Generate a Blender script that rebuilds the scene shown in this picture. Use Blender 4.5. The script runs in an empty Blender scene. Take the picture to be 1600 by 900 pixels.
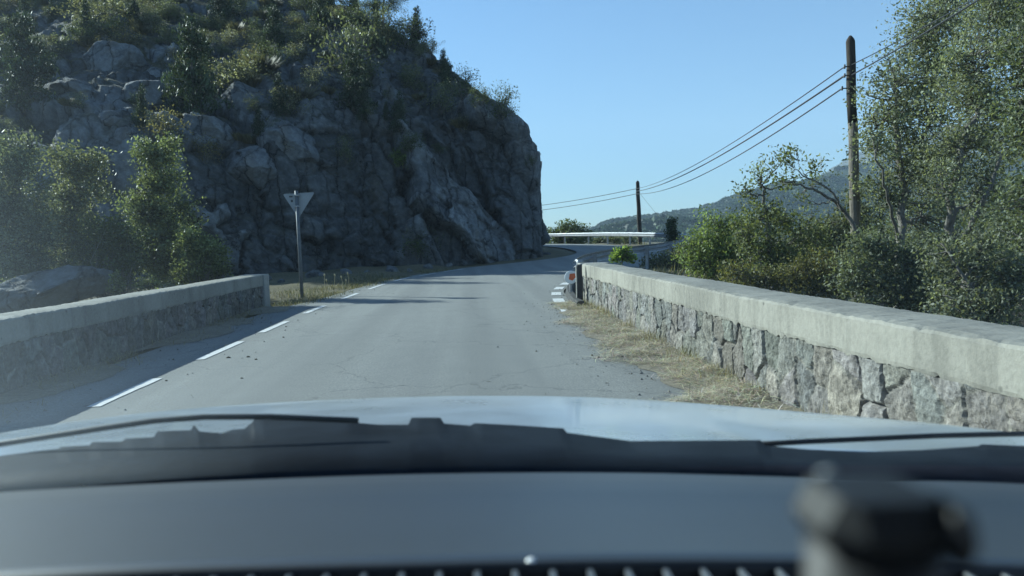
import bpy, math, random
import numpy as np
from mathutils import Vector, Matrix
from mathutils.bvhtree import BVHTree

R = math.radians
SC = bpy.context.scene
COL = SC.collection
rng = np.random.default_rng(7)
random.seed(7)

# ------------------------------------------------------------------ camera
F_PX, CAM_H, ROLL = 1180.0, 1.3, R(1.7)
cam_d = bpy.data.cameras.new('camera')
cam = bpy.data.objects.new('camera', cam_d)
COL.objects.link(cam)
SC.camera = cam
cam_d.sensor_width = 36.0
cam_d.lens = 36.0 * F_PX / 1600.0
cam_d.clip_start = 0.01
cam_d.clip_end = 20000
_dx, _dy = -70.0, 74.0                                    # where straight ahead lands, px from the centre (up positive)
_c, _s = math.cos(-ROLL), math.sin(-ROLL)
_ux, _uy = _c * _dx - _s * _dy, _s * _dx + _c * _dy
_yaw = math.atan2(-_ux, F_PX)
_pitch = math.atan2(_uy, math.hypot(F_PX, _ux))
MR = Matrix.Rotation(-_yaw, 3, 'Z') @ Matrix.Rotation(R(90) - _pitch, 3, 'X') @ Matrix.Rotation(-ROLL, 3, 'Z')
cam.matrix_world = Matrix.Translation((0, 0, CAM_H)) @ MR.to_4x4()
cam_d.dof.use_dof = True
cam_d.dof.focus_distance = 14.0
cam_d.dof.aperture_fstop = 6.0

# ------------------------------------------------------------------ light
SUN_AZ, SUN_EL = R(54), R(25.8)                            # azimuth to the left of straight ahead
world = bpy.data.worlds.new('World')
SC.world = world
world.use_nodes = True
wn = world.node_tree.nodes
bg = wn['Background']
sky = wn.new('ShaderNodeTexSky')
sky.sky_type = 'NISHITA'
sky.sun_disc = False
sky.sun_elevation = SUN_EL
sky.sun_rotation = -SUN_AZ
sky.altitude = 300
sky.air_density = 1.15
sky.dust_density = 0.1
sky.ozone_density = 3.5
_tint = wn.new('ShaderNodeMix'); _tint.data_type = 'RGBA'; _tint.blend_type = 'MULTIPLY'
_tint.inputs[0].default_value = 1.0
_tint.inputs[7].default_value = (0.80, 0.97, 1.15, 1)      # the clear blue of a dry summer sky
world.node_tree.links.new(sky.outputs[0], _tint.inputs[6])
world.node_tree.links.new(_tint.outputs[2], bg.inputs[0])
bg.inputs[1].default_value = 0.058
sun_d = bpy.data.lights.new('sun', 'SUN')
sun_d.energy = 5.0
sun_d.angle = R(0.5)
sun_d.color = (1.0, 0.96, 0.90)
sun = bpy.data.objects.new('sun', sun_d)
COL.objects.link(sun)
S_DIR = Vector((-math.sin(SUN_AZ) * math.cos(SUN_EL), math.cos(SUN_AZ) * math.cos(SUN_EL), math.sin(SUN_EL)))
sun.rotation_euler = (-S_DIR).to_track_quat('-Z', 'Y').to_euler()
sun.location = (0, 0, 40)
SC.view_settings.view_transform = 'Standard'
SC.view_settings.look = 'None'
SC.view_settings.gamma = 1.0
SC.view_settings.exposure = 1.35
SC.view_settings.use_curve_mapping = False
SC.cycles.max_bounces = 6
SC.cycles.transparent_max_bounces = 12
SC.cycles.volume_bounces = 0

# ------------------------------------------------------------------ helpers
def ray(px, py):
    v = Vector(((px - 800) / F_PX, (450 - py) / F_PX, -1.0))
    return (MR @ v).normalized()

def at(px, py, Y):
    """point on the pixel ray at distance Y along the road"""
    d = ray(px, py)
    t = Y / d.y
    return Vector((0, 0, CAM_H)) + d * t

def gnd(px, py, z=0.0):
    d = ray(px, py)
    t = (z - CAM_H) / d.z
    return Vector((0, 0, CAM_H)) + d * t

def proj(p):
    v = MR.transposed() @ (Vector(p) - Vector((0, 0, CAM_H)))
    return (800 + F_PX * v.x / -v.z, 450 - F_PX * v.y / -v.z)

def mk(name, V, F, mat=None, parent=None, cols=None, smooth=False, mats=None, fmat=None):
    me = bpy.data.meshes.new(name)
    V = np.asarray(V, dtype=np.float64).reshape(-1, 3)
    if isinstance(F, np.ndarray):
        n, k = F.shape
        me.vertices.add(len(V)); me.vertices.foreach_set('co', V.ravel())
        me.loops.add(n * k); me.loops.foreach_set('vertex_index', F.ravel().astype(np.int32))
        me.polygons.add(n)
        me.polygons.foreach_set('loop_start', (np.arange(n) * k).astype(np.int32))
        me.update(calc_edges=True)
    else:
        me.from_pydata(V.tolist(), [], [list(map(int, f)) for f in F])
    if cols is not None:
        c = np.ones((len(V), 4)); c[:, :3] = np.asarray(cols).reshape(-1, 3)
        a = me.color_attributes.new('Col', 'FLOAT_COLOR', 'POINT')
        a.data.foreach_set('color', c.ravel())
    for m in (mats or ([mat] if mat else [])):
        me.materials.append(m)
    if fmat is not None:
        me.polygons.foreach_set('material_index', np.asarray(fmat, dtype=np.int32))
    if smooth:
        me.polygons.foreach_set('use_smooth', np.ones(len(me.polygons), dtype=bool))
    me.validate()
    me.update()
    o = bpy.data.objects.new(name, me)
    COL.objects.link(o)
    if parent is not None:
        o.parent = parent
    return o

def tag(o, label=None, cat=None, group=None, kind=None):
    if label: o['label'] = label
    if cat: o['category'] = cat
    if group: o['group'] = group
    if kind: o['kind'] = kind
    return o

def thing(name, label, cat, loc=(0, 0, 0), rz=0, group=None):
    o = bpy.data.objects.new(name, None)
    o.empty_display_size = 0.2
    COL.objects.link(o)
    o.location = loc
    o.rotation_euler = (0, 0, rz)
    return tag(o, label, cat, group)

class MB:
    """collects vertices and faces for one mesh"""
    def __init__(s): s.V = []; s.F = []; s.C = []
    def add(s, V, F, c=None):
        b = len(s.V)
        s.V.extend([tuple(v) for v in V])
        s.F.extend([tuple(b + i for i in f) for f in F])
        if c is not None: s.C.extend([c] * len(V))
        return s
    def box(s, a, b, bev=0.0, c=None):
        x0, y0, z0 = a; x1, y1, z1 = b
        if bev <= 0:
            V = [(x0, y0, z0), (x1, y0, z0), (x1, y1, z0), (x0, y1, z0), (x0, y0, z1), (x1, y0, z1), (x1, y1, z1), (x0, y1, z1)]
            F = [(0, 3, 2, 1), (4, 5, 6, 7), (0, 1, 5, 4), (1, 2, 6, 5), (2, 3, 7, 6), (3, 0, 4, 7)]
            return s.add(V, F, c)
        e = bev
        ring = lambda i: [(x0 + i, y0 + e, 0), (x0 + e, y0 + i, 0), (x1 - e, y0 + i, 0), (x1 - i, y0 + e, 0), (x1 - i, y1 - e, 0), (x1 - e, y1 - i, 0), (x0 + e, y1 - i, 0), (x0 + i, y1 - e, 0)]
        V = []
        for z, i in ((z0, e * .6), (z0 + e, 0), (z1 - e, 0), (z1, e * .6)):
            V += [(q[0], q[1], z) for q in ring(i)]
        F = [tuple(range(7, -1, -1)), tuple(range(24, 32))]
        for r_ in range(3):
            for k in range(8):
                F.append((r_ * 8 + k, r_ * 8 + (k + 1) % 8, r_ * 8 + 8 + (k + 1) % 8, r_ * 8 + 8 + k))
        return s.add(V, F, c)
    def tube(s, pts, rad, n=6, c=None, cap=True):
        pts = [Vector(p) for p in pts]
        if not hasattr(rad, '__len__'): rad = [rad] * len(pts)
        V = []; F = []
        up = Vector((0, 0, 1))
        prev = None
        for i, p in enumerate(pts):
            t = (pts[min(i + 1, len(pts) - 1)] - pts[max(i - 1, 0)])
            t = t.normalized() if t.length > 1e-9 else up
            if prev is None:
                a = t.cross(Vector((0.3, 1, 0.1)))
                if a.length < 1e-3: a = t.cross(Vector((1, 0, 0)))
            else:
                a = prev - t * prev.dot(t)
                if a.length < 1e-6: a = t.cross(Vector((1, 0.2, 0)))
            a.normalize(); prev = a
            b = t.cross(a)
            for k in range(n):
                w = 2 * math.pi * k / n
                V.append(p + (a * math.cos(w) + b * math.sin(w)) * rad[i])
        for i in range(len(pts) - 1):
            for k in range(n):
                F.append((i * n + k, i * n + (k + 1) % n, (i + 1) * n + (k + 1) % n, (i + 1) * n + k))
        if cap:
            F.append(tuple(range(n - 1, -1, -1)))
            F.append(tuple((len(pts) - 1) * n + k for k in range(n)))
        return s.add(V, F, c)
    def build(s, name, mat, parent=None, smooth=False):
        cols = s.C if s.C and len(s.C) == len(s.V) else None
        return mk(name, s.V, s.F, mat, parent, cols, smooth)

def catmull(P, n):
    """sample a Catmull-Rom curve through P (k,d) at about n points per span"""
    P = np.asarray(P, float)
    Q = np.vstack([2 * P[0] - P[1], P, 2 * P[-1] - P[-2]])
    out = []
    for i in range(1, len(Q) - 2):
        p0, p1, p2, p3 = Q[i - 1], Q[i], Q[i + 1], Q[i + 2]
        for t in np.linspace(0, 1, n, endpoint=False):
            out.append(0.5 * ((2 * p1) + (-p0 + p2) * t + (2 * p0 - 5 * p1 + 4 * p2 - p3) * t * t + (-p0 + 3 * p1 - 3 * p2 + p3) * t ** 3))
    out.append(P[-1])
    return np.array(out)

def hsh(ix, iy, iz, seed):
    h = (ix.astype(np.int64) * 374761393 + iy.astype(np.int64) * 668265263 + iz.astype(np.int64) * 2147483647 + seed * 974634777) & 0xFFFFFFFF
    h = ((h ^ (h >> 13)) * 1274126177) & 0xFFFFFFFF
    h = ((h ^ (h >> 16)) * 2246822519) & 0xFFFFFFFF
    h = h ^ (h >> 15)
    return (h & 0xFFFFFF) / float(0x1000000)

def vnoise(p, seed=0):
    i = np.floor(p).astype(np.int64); f = p - i
    u = f * f * f * (f * (f * 6 - 15) + 10)
    r = 0
    for dx in (0, 1):
        for dy in (0, 1):
            for dz in (0, 1):
                w = (u[:, 0] if dx else 1 - u[:, 0]) * (u[:, 1] if dy else 1 - u[:, 1]) * (u[:, 2] if dz else 1 - u[:, 2])
                r = r + w * hsh(i[:, 0] + dx, i[:, 1] + dy, i[:, 2] + dz, seed)
    return r * 2 - 1

def fbm(p, oct=4, seed=0, gain=0.5):
    r = 0; a = 1.0; q = p.copy()
    for k in range(oct):
        r = r + a * vnoise(q, seed + k * 17); q = q * 2.03 + 11.7; a *= gain
    return r

def worley(p, seed=0, jit=0.9, vec=False):
    i = np.floor(p).astype(np.int64)
    f1 = np.full(len(p), 9.0); f2 = np.full(len(p), 9.0); cid = np.zeros(len(p)); dv = np.zeros((len(p), 3))
    for dx in (-1, 0, 1):
        for dy in (-1, 0, 1):
            for dz in (-1, 0, 1):
                cx, cy, cz = i[:, 0] + dx, i[:, 1] + dy, i[:, 2] + dz
                ox = cx + 0.5 + (hsh(cx, cy, cz, seed) - .5) * jit
                oy = cy + 0.5 + (hsh(cx, cy, cz, seed + 1) - .5) * jit
                oz = cz + 0.5 + (hsh(cx, cy, cz, seed + 2) - .5) * jit
                d = np.sqrt((p[:, 0] - ox) ** 2 + (p[:, 1] - oy) ** 2 + (p[:, 2] - oz) ** 2)
                nid = hsh(cx, cy, cz, seed + 3)
                closer = d < f1
                f2 = np.where(closer, f1, np.minimum(f2, d))
                cid = np.where(closer, nid, cid)
                dv = np.where(closer[:, None], np.stack([p[:, 0] - ox, p[:, 1] - oy, p[:, 2] - oz], 1), dv)
                f1 = np.where(closer, d, f1)
    return (f1, f2, cid, dv) if vec else (f1, f2, cid)

def tilt(cid, dv, seed):
    """a flat facet per cell: every block leans its own way"""
    k = (cid * 1e6).astype(np.int64); o = k * 0
    n = np.stack([hsh(k, o, o, seed), hsh(k, o + 1, o, seed), hsh(k, o, o + 2, seed)], 1) - 0.5
    return np.sum(n * dv, 1) * 2

def sstep(a, b, x):
    t = np.clip((x - a) / (b - a), 0, 1)
    return t * t * (3 - 2 * t)

def grid_faces(n, m):
    a = (np.arange(n - 1)[:, None] * m + np.arange(m - 1)[None, :]).ravel()
    return np.stack([a, a + 1, a + m + 1, a + m], 1)

# ------------------------------------------------------------------ materials
def nmat(name):
    m = bpy.data.materials.new(name); m.use_nodes = True
    nt = m.node_tree
    return m, nt, nt.nodes['Principled BSDF']

def setv(node, **kw):
    for k, v in kw.items():
        node.inputs[k.replace('_', ' ')].default_value = v

def noise_n(nt, scale, detail=6, rough=0.6, vec=None):
    n = nt.nodes.new('ShaderNodeTexNoise')
    n.inputs['Scale'].default_value = scale
    n.inputs['Detail'].default_value = detail
    n.inputs['Roughness'].default_value = rough
    if vec is not None: nt.links.new(vec, n.inputs['Vector'])
    return n

def coords(nt):
    return nt.nodes.new('ShaderNodeTexCoord').outputs['Object']

def ramp(nt, fac, stops):
    r = nt.nodes.new('ShaderNodeValToRGB')
    e = r.color_ramp.elements
    while len(e) < len(stops): e.new(0.5)
    for i, (p, c) in enumerate(stops):
        e[i].position = p
        e[i].color = (c, c, c, 1) if not hasattr(c, '__len__') else (*c, 1)
    nt.links.new(fac, r.inputs[0])
    return r.outputs[0]

def mixc(nt, fac, a, b, mode='MIX'):
    n = nt.nodes.new('ShaderNodeMix'); n.data_type = 'RGBA'; n.blend_type = mode
    for sock, v in ((0, fac), (6, a), (7, b)):
        if hasattr(v, 'is_output'): nt.links.new(v, n.inputs[sock])
        else: n.inputs[sock].default_value = v if sock == 0 else (*v, 1)
    return n.outputs[2]

def bump(nt, bsdf, h, strength=0.4, dist=0.02):
    b = nt.nodes.new('ShaderNodeBump')
    b.inputs['Strength'].default_value = strength
    b.inputs['Distance'].default_value = dist
    nt.links.new(h, b.inputs['Height'])
    nt.links.new(b.outputs[0], bsdf.inputs['Normal'])

def plain(name, col, rough=0.6, metal=0.0, var=0.0, scale=8.0, spec=0.5, bmp=0.0):
    m, nt, b = nmat(name)
    setv(b, Roughness=rough, Metallic=metal)
    b.inputs['Specular IOR Level'].default_value = spec
    co = coords(nt)
    n = noise_n(nt, scale, 6, 0.65, co)
    lo = tuple(max(0, c * (1 - var)) for c in col); hi = tuple(c * (1 + var) for c in col)
    nt.links.new(ramp(nt, n.outputs[0], [(0.3, lo), (0.7, hi)]), b.inputs['Base Color'])
    if bmp: bump(nt, b, n.outputs[0], bmp, 0.02)
    return m

def mat_asphalt():
    m, nt, b = nmat('asphalt')
    setv(b, Roughness=0.88)
    b.inputs['Specular IOR Level'].default_value = 0.3
    co = coords(nt)
    big = noise_n(nt, 0.35, 5, 0.6, co)
    mid = noise_n(nt, 2.6, 5, 0.6, co)
    fine = noise_n(nt, 62, 5, 0.8, co)
    c = ramp(nt, big.outputs[0], [(0.3, (0.180, 0.183, 0.170)), (0.7, (0.242, 0.244, 0.225))])
    c = mixc(nt, 0.35, c, ramp(nt, mid.outputs[0], [(0.35, (0.16, 0.165, 0.162)), (0.65, (0.24, 0.242, 0.232))]))
    c = mixc(nt, 0.5, c, ramp(nt, fine.outputs[0], [(0.35, (0.07, 0.07, 0.07)), (0.5, (0.205, 0.208, 0.193)), (0.68, (0.44, 0.435, 0.40))]))
    # long worn tyre tracks and a darker patched strip follow the lane
    sep = nt.nodes.new('ShaderNodeSeparateXYZ'); nt.links.new(co, sep.inputs[0])
    mp = nt.nodes.new('ShaderNodeMapping'); mp.inputs['Scale'].default_value = (1.2, 0.06, 1)
    nt.links.new(co, mp.inputs[0])
    tr = noise_n(nt, 1.6, 4, 0.55, mp.outputs[0])
    c = mixc(nt, ramp(nt, tr.outputs[0], [(0.42, 0.0), (0.66, 0.45)]), c, (0.145, 0.148, 0.145))
    sep2 = nt.nodes.new('ShaderNodeSeparateXYZ'); nt.links.new(co, sep2.inputs[0])
    wx = nt.nodes.new('ShaderNodeMath'); wx.operation = 'SINE'
    w0 = nt.nodes.new('ShaderNodeMath'); w0.operation = 'MULTIPLY_ADD'; w0.inputs[1].default_value = 3.9; w0.inputs[2].default_value = 1.2
    nt.links.new(sep2.outputs[0], w0.inputs[0]); nt.links.new(w0.outputs[0], wx.inputs[0])
    pol = nt.nodes.new('ShaderNodeMath'); pol.operation = 'MULTIPLY'; nt.links.new(wx.outputs[0], pol.inputs[0]); nt.links.new(big.outputs[0], pol.inputs[1])
    c = mixc(nt, ramp(nt, pol.outputs[0], [(0.12, 0.0), (0.55, 0.32)]), c, (0.125, 0.127, 0.122))
    # sparse oil spots and tar specks
    v = nt.nodes.new('ShaderNodeTexVoronoi'); v.inputs['Scale'].default_value = 2.2
    nt.links.new(co, v.inputs['Vector'])
    c = mixc(nt, ramp(nt, v.outputs['Distance'], [(0.03, 0.75), (0.07, 0.0)]), c, (0.05, 0.048, 0.045))
    # hairline cracks
    cr = nt.nodes.new('ShaderNodeTexVoronoi'); cr.feature = 'DISTANCE_TO_EDGE'; cr.inputs['Scale'].default_value = 0.42
    wob = nt.nodes.new('ShaderNodeVectorMath'); wob.operation = 'ADD'
    nz = noise_n(nt, 1.5, 5, 0.6, co)
    nt.links.new(co, wob.inputs[0]); nt.links.new(nz.outputs['Color'], wob.inputs[1])
    nt.links.new(wob.outputs[0], cr.inputs['Vector'])
    c = mixc(nt, ramp(nt, cr.outputs['Distance'], [(0.0015, 0.5), (0.006, 0.0)]), c, (0.06, 0.06, 0.06))
    nt.links.new(c, b.inputs['Base Color'])
    bump(nt, b, fine.outputs[0], 0.55, 0.006)
    return m

def mat_ground():
    m, nt, b = nmat('dry_ground')
    setv(b, Roughness=0.95)
    b.inputs['Specular IOR Level'].default_value = 0.15
    co = coords(nt)
    a = noise_n(nt, 0.5, 7, 0.65, co); f = noise_n(nt, 14, 6, 0.7, co)
    c = ramp(nt, a.outputs[0], [(0.32, (0.06, 0.062, 0.038)), (0.5, (0.115, 0.10, 0.066)), (0.7, (0.19, 0.16, 0.11))])
    c = mixc(nt, 0.5, c, ramp(nt, f.outputs[0], [(0.3, (0.05, 0.05, 0.03)), (0.7, (0.28, 0.23, 0.14))]))
    nt.links.new(c, b.inputs['Base Color'])
    bump(nt, b, f.outputs[0], 0.8, 0.05)
    return m

def mat_rock(name='grey_rock', soil=True, k=0.84):
    m, nt, b = nmat(name)
    setv(b, Roughness=0.9)
    b.inputs['Specular IOR Level'].default_value = 0.25
    co = coords(nt)
    a = noise_n(nt, 0.28, 8, 0.62, co)
    f = noise_n(nt, 3.2, 8, 0.68, co)
    g = noise_n(nt, 18, 5, 0.7, co)
    sc = lambda c: tuple(x * k for x in c)
    c = ramp(nt, a.outputs[0], [(0.3, sc((0.11, 0.11, 0.11))), (0.5, sc((0.19, 0.187, 0.18))), (0.68, sc((0.29, 0.283, 0.27)))])
    c = mixc(nt, 0.55, c, ramp(nt, f.outputs[0], [(0.3, sc((0.06, 0.06, 0.06))), (0.5, sc((0.19, 0.187, 0.18))), (0.72, sc((0.36, 0.35, 0.33)))]))
    # water streaks running down the face
    mp = nt.nodes.new('ShaderNodeMapping'); mp.inputs['Scale'].default_value = (1.0, 1.0, 0.16)
    mp.inputs['Rotation'].default_value = (0, R(25), 0)
    nt.links.new(co, mp.inputs[0])
    st = noise_n(nt, 0.9, 6, 0.6, mp.outputs[0])
    c = mixc(nt, ramp(nt, st.outputs[0], [(0.5, 0.0), (0.66, 0.6)]), c, sc((0.085, 0.083, 0.08)))
    och = noise_n(nt, 0.55, 6, 0.6, mp.outputs[0])
    c = mixc(nt, ramp(nt, och.outputs[0], [(0.56, 0.0), (0.74, 0.5)]), c, sc((0.26, 0.19, 0.12)))
    wv_ = nt.nodes.new('ShaderNodeVectorMath'); wv_.operation = 'MULTIPLY_ADD'; wv_.inputs[1].default_value = (0.5, 0.5, 0.5)
    nt.links.new(a.outputs['Color'], wv_.inputs[0]); nt.links.new(mp.outputs[0], wv_.inputs[2])
    ck = nt.nodes.new('ShaderNodeTexVoronoi'); ck.feature = 'DISTANCE_TO_EDGE'; ck.inputs['Scale'].default_value = 0.95
    w2_ = nt.nodes.new('ShaderNodeVectorMath'); w2_.operation = 'MULTIPLY_ADD'; w2_.inputs[1].default_value = (0.35, 0.35, 0.35)
    nt.links.new(f.outputs['Color'], w2_.inputs[0]); nt.links.new(wv_.outputs[0], w2_.inputs[2])
    nt.links.new(w2_.outputs[0], ck.inputs['Vector'])
    lich = noise_n(nt, 1.9, 7, 0.72, co)
    c = mixc(nt, ramp(nt, lich.outputs[0], [(0.58, 0.0), (0.70, 0.55)]), c, sc((0.40, 0.41, 0.38)))
    cf_ = nt.nodes.new('ShaderNodeMath'); cf_.operation = 'MULTIPLY'
    nt.links.new(ramp(nt, ck.outputs['Distance'], [(0.004, 0.85), (0.03, 0.0)]), cf_.inputs[0])
    nt.links.new(ramp(nt, st.outputs[0], [(0.38, 0.15), (0.58, 1.0)]), cf_.inputs[1])
    c = mixc(nt, cf_.outputs[0], c, sc((0.035, 0.035, 0.036)))
    c = mixc(nt, 1.0, c, (0.94, 1.0, 1.08), 'MULTIPLY')
    if soil:
        at_ = nt.nodes.new('ShaderNodeAttribute'); at_.attribute_name = 'Col'
        s2 = nt.nodes.new('ShaderNodeSeparateColor'); nt.links.new(at_.outputs['Color'], s2.inputs[0])
        sc_ = ramp(nt, f.outputs[0], [(0.3, (0.045, 0.05, 0.028)), (0.55, (0.11, 0.10, 0.06)), (0.75, (0.2, 0.17, 0.11))])
        tn = ramp(nt, s2.outputs[1], [(0.1, 0.55), (0.5, 1.0), (0.9, 1.75)])
        c = mixc(nt, 1.0, c, tn, 'MULTIPLY')
        c = mixc(nt, s2.outputs[0], c, sc_)
    nt.links.new(c, b.inputs['Base Color'])
    mx = nt.nodes.new('ShaderNodeMath'); mx.operation = 'ADD'
    ckh = ramp(nt, ck.outputs['Distance'], [(0.0, 0.0), (0.06, 1.0)])
    mx0 = nt.nodes.new('ShaderNodeMath'); mx0.operation = 'ADD'; nt.links.new(f.outputs[0], mx0.inputs[0]); nt.links.new(ckh, mx0.inputs[1])
    nt.links.new(mx0.outputs[0], mx.inputs[0]); nt.links.new(g.outputs[0], mx.inputs[1])
    bump(nt, b, mx.outputs[0], 1.0, 0.14)
    return m

def mat_concrete(name, col, stain=0.5):
    m, nt, b = nmat(name)
    setv(b, Roughness=0.9)
    b.inputs['Specular IOR Level'].default_value = 0.25
    co = coords(nt)
    a = noise_n(nt, 1.1, 7, 0.62, co); f = noise_n(nt, 26, 5, 0.7, co)
    mp = nt.nodes.new('ShaderNodeMapping'); mp.inputs['Scale'].default_value = (3, 3, 0.35)
    nt.links.new(co, mp.inputs[0])
    st = noise_n(nt, 1.6, 5, 0.6, mp.outputs[0])
    d = tuple(x * 0.6 for x in col); l = tuple(x * 1.15 for x in col)
    c = ramp(nt, a.outputs[0], [(0.3, d), (0.55, col), (0.75, l)])
    c = mixc(nt, ramp(nt, st.outputs[0], [(0.5, 0.0), (0.72, stain)]), c, tuple(x * 0.42 for x in col))
    c = mixc(nt, 0.25, c, ramp(nt, f.outputs[0], [(0.3, tuple(x * .35 for x in col)), (0.6, l)]))
    v = nt.nodes.new('ShaderNodeTexVoronoi'); v.inputs['Scale'].default_value = 5.5
    nt.links.new(co, v.inputs['Vector'])
    c = mixc(nt, ramp(nt, v.outputs['Distance'], [(0.05, 0.7), (0.11, 0.0)]), c, tuple(x * 0.3 for x in col))
    nt.links.new(c, b.inputs['Base Color'])
    bump(nt, b, f.outputs[0], 0.5, 0.012)
    return m

def mat_masonry():
    m, nt, b = nmat('rubble_masonry')
    setv(b, Roughness=0.92)
    b.inputs['Specular IOR Level'].default_value = 0.2
    co = coords(nt)
    a_ = nt.nodes.new('ShaderNodeAttribute'); a_.attribute_name = 'Col'
    f = noise_n(nt, 13, 8, 0.72, co); g = noise_n(nt, 3.0, 6, 0.6, co)
    c = mixc(nt, 0.9, a_.outputs['Color'], ramp(nt, f.outputs[0], [(0.3, 0.34), (0.5, 0.95), (0.7, 1.75)]), 'MULTIPLY')
    c = mixc(nt, ramp(nt, g.outputs[0], [(0.55, 0.0), (0.72, 0.4)]), c, (0.33, 0.29, 0.22))
    nt.links.new(c, b.inputs['Base Color'])
    bump(nt, b, f.outputs[0], 1.0, 0.03)
    return m

def mat_leaf(name, trans=0.35, rough=0.5, spec=0.35):
    m, nt, b = nmat(name)
    a_ = nt.nodes.new('ShaderNodeAttribute'); a_.attribute_name = 'Col'
    nt.links.new(a_.outputs['Color'], b.inputs['Base Color'])
    setv(b, Roughness=rough)
    b.inputs['Specular IOR Level'].default_value = spec
    t = nt.nodes.new('ShaderNodeBsdfTranslucent')
    tc = mixc(nt, 1.0, a_.outputs['Color'], (1.5, 1.45, 0.7), 'MULTIPLY')
    nt.links.new(tc, t.inputs[0])
    mx = nt.nodes.new('ShaderNodeMixShader'); mx.inputs[0].default_value = trans
    nt.links.new(b.outputs[0], mx.inputs[1]); nt.links.new(t.outputs[0], mx.inputs[2])
    nt.links.new(mx.outputs[0], nt.nodes['Material Output'].inputs[0])
    return m

def mat_bark(name, c1, c2):
    m, nt, b = nmat(name)
    setv(b, Roughness=0.9)
    b.inputs['Specular IOR Level'].default_value = 0.2
    co = coords(nt)
    mp = nt.nodes.new('ShaderNodeMapping'); mp.inputs['Scale'].default_value = (1, 1, 0.12)
    nt.links.new(co, mp.inputs[0])
    n = noise_n(nt, 22, 6, 0.7, mp.outputs[0]); g = noise_n(nt, 1.3, 5, 0.6, co)
    c = ramp(nt, n.outputs[0], [(0.32, c1), (0.68, c2)])
    c = mixc(nt, ramp(nt, g.outputs[0], [(0.45, 0.0), (0.65, 0.5)]), c, tuple(x * 0.5 for x in c1))
    nt.links.new(c, b.inputs['Base Color'])
    bump(nt, b, n.outputs[0], 0.9, 0.02)
    return m

def mat_paint():
    m, nt, b = nmat('worn_road_paint')
    setv(b, Roughness=0.7)
    co = coords(nt)
    f = noise_n(nt, 26, 6, 0.75, co); g = noise_n(nt, 2.0, 4, 0.6, co)
    c = ramp(nt, f.outputs[0], [(0.30, (0.24, 0.24, 0.23)), (0.46, (0.56, 0.56, 0.54)), (0.8, (0.70, 0.70, 0.68))])
    c = mixc(nt, ramp(nt, g.outputs[0], [(0.5, 0.0), (0.75, 0.4)]), c, (0.38, 0.37, 0.35))
    nt.links.new(c, b.inputs['Base Color'])
    return m

M = dict(
    asphalt=mat_asphalt(), ground=mat_ground(), rock=mat_rock(), boulder=mat_rock('pale_rock', False, 1.15),
    coping=mat_concrete('coping_concrete', (0.285, 0.272, 0.235), 0.75), pillar=mat_concrete('pillar_concrete', (0.33, 0.32, 0.29)),
    masonry=mat_masonry(), paint=mat_paint(),
    leaf=mat_leaf('leaf', 0.35, 0.55, 0.25), needle=mat_leaf('needle', 0.15, 0.6, 0.2), straw=mat_leaf('straw', 0.2, 0.7, 0.2),
    bark=mat_bark('grey_bark', (0.09, 0.08, 0.068), (0.26, 0.24, 0.21)),
    polewood=mat_bark('weathered_pole_wood', (0.10, 0.085, 0.07), (0.27, 0.24, 0.20)),
    tarwood=mat_bark('tarred_pole_wood', (0.030, 0.026, 0.022), (0.075, 0.062, 0.052)),
    galv=plain('galvanised_steel', (0.30, 0.31, 0.33), 0.55, 0.5, 0.3, 5),
    galvpost=plain('dull_galvanised_post', (0.30, 0.31, 0.32), 0.55, 0.4, 0.25, 9),
    signback=plain('bare_metal_sign_back', (0.26, 0.28, 0.30), 0.5, 0.2, 0.12, 6),
    cable=plain('black_cable', (0.025, 0.025, 0.027), 0.5),
    white=plain('white_plastic', (0.78, 0.78, 0.76), 0.4, 0, 0.08, 12),
    orange=plain('orange_reflector', (0.62, 0.13, 0.05), 0.35, 0, 0.15, 20),
    signpost=plain('weathered_sign_post', (0.11, 0.125, 0.14), 0.6, 0.2, 0.25, 9),  # darker copy of the post steel, its shade put into the colour
    darkpost=plain('dark_painted_post', (0.035, 0.035, 0.038), 0.6, 0, 0.4, 15),
    sticker=plain('dark_sticker', (0.05, 0.055, 0.06), 0.5),
    kerb=plain('tarred_kerb', (0.055, 0.055, 0.055), 0.9, 0, 0.4, 20, 0.3, 0.6),
)

# ------------------------------------------------------------------ road
ST_L = [(-4.12, -14), (-4.12, 5), (-4.12, 12), (-3.95, 16), (-3.55, 19), (-3.25, 23), (-2.8, 27), (-2.15, 30), (-1.15, 32.8),
        (0.0, 35.0), (2.1, 37), (4.5, 39.3), (6.2, 43), (6.6, 49), (5.9, 56), (3.2, 63.5), (-5, 74.5), (-19, 86)]
ST_R = [(2.28, -14), (2.26, 5), (2.24, 12), (2.22, 15.5), (2.3, 18.2), (2.85, 20.6), (3.8, 23.2), (5.2, 26.2), (6.8, 29), (8.6, 32.5),
        (10.3, 36.5), (11.4, 41), (11.9, 46), (11.5, 52), (10.4, 59.5), (7.2, 68.5), (-2, 79.5), (-17, 90)]
ST_Z = [0, 0, 0, 0, 0, 0, 0, 0.0, 0.02, 0.06, 0.14, 0.26, 0.40, 0.55, 0.7, 0.8, 0.95, 1.1]
NSP = 10
eL = catmull(ST_L, NSP); eR = catmull(ST_R, NSP)
eZ = catmull([(z, 0) for z in ST_Z], NSP)[:, 0]
ROADC = (eL + eR) / 2
ROADW = np.linalg.norm(eR - eL, axis=1) / 2

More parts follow.
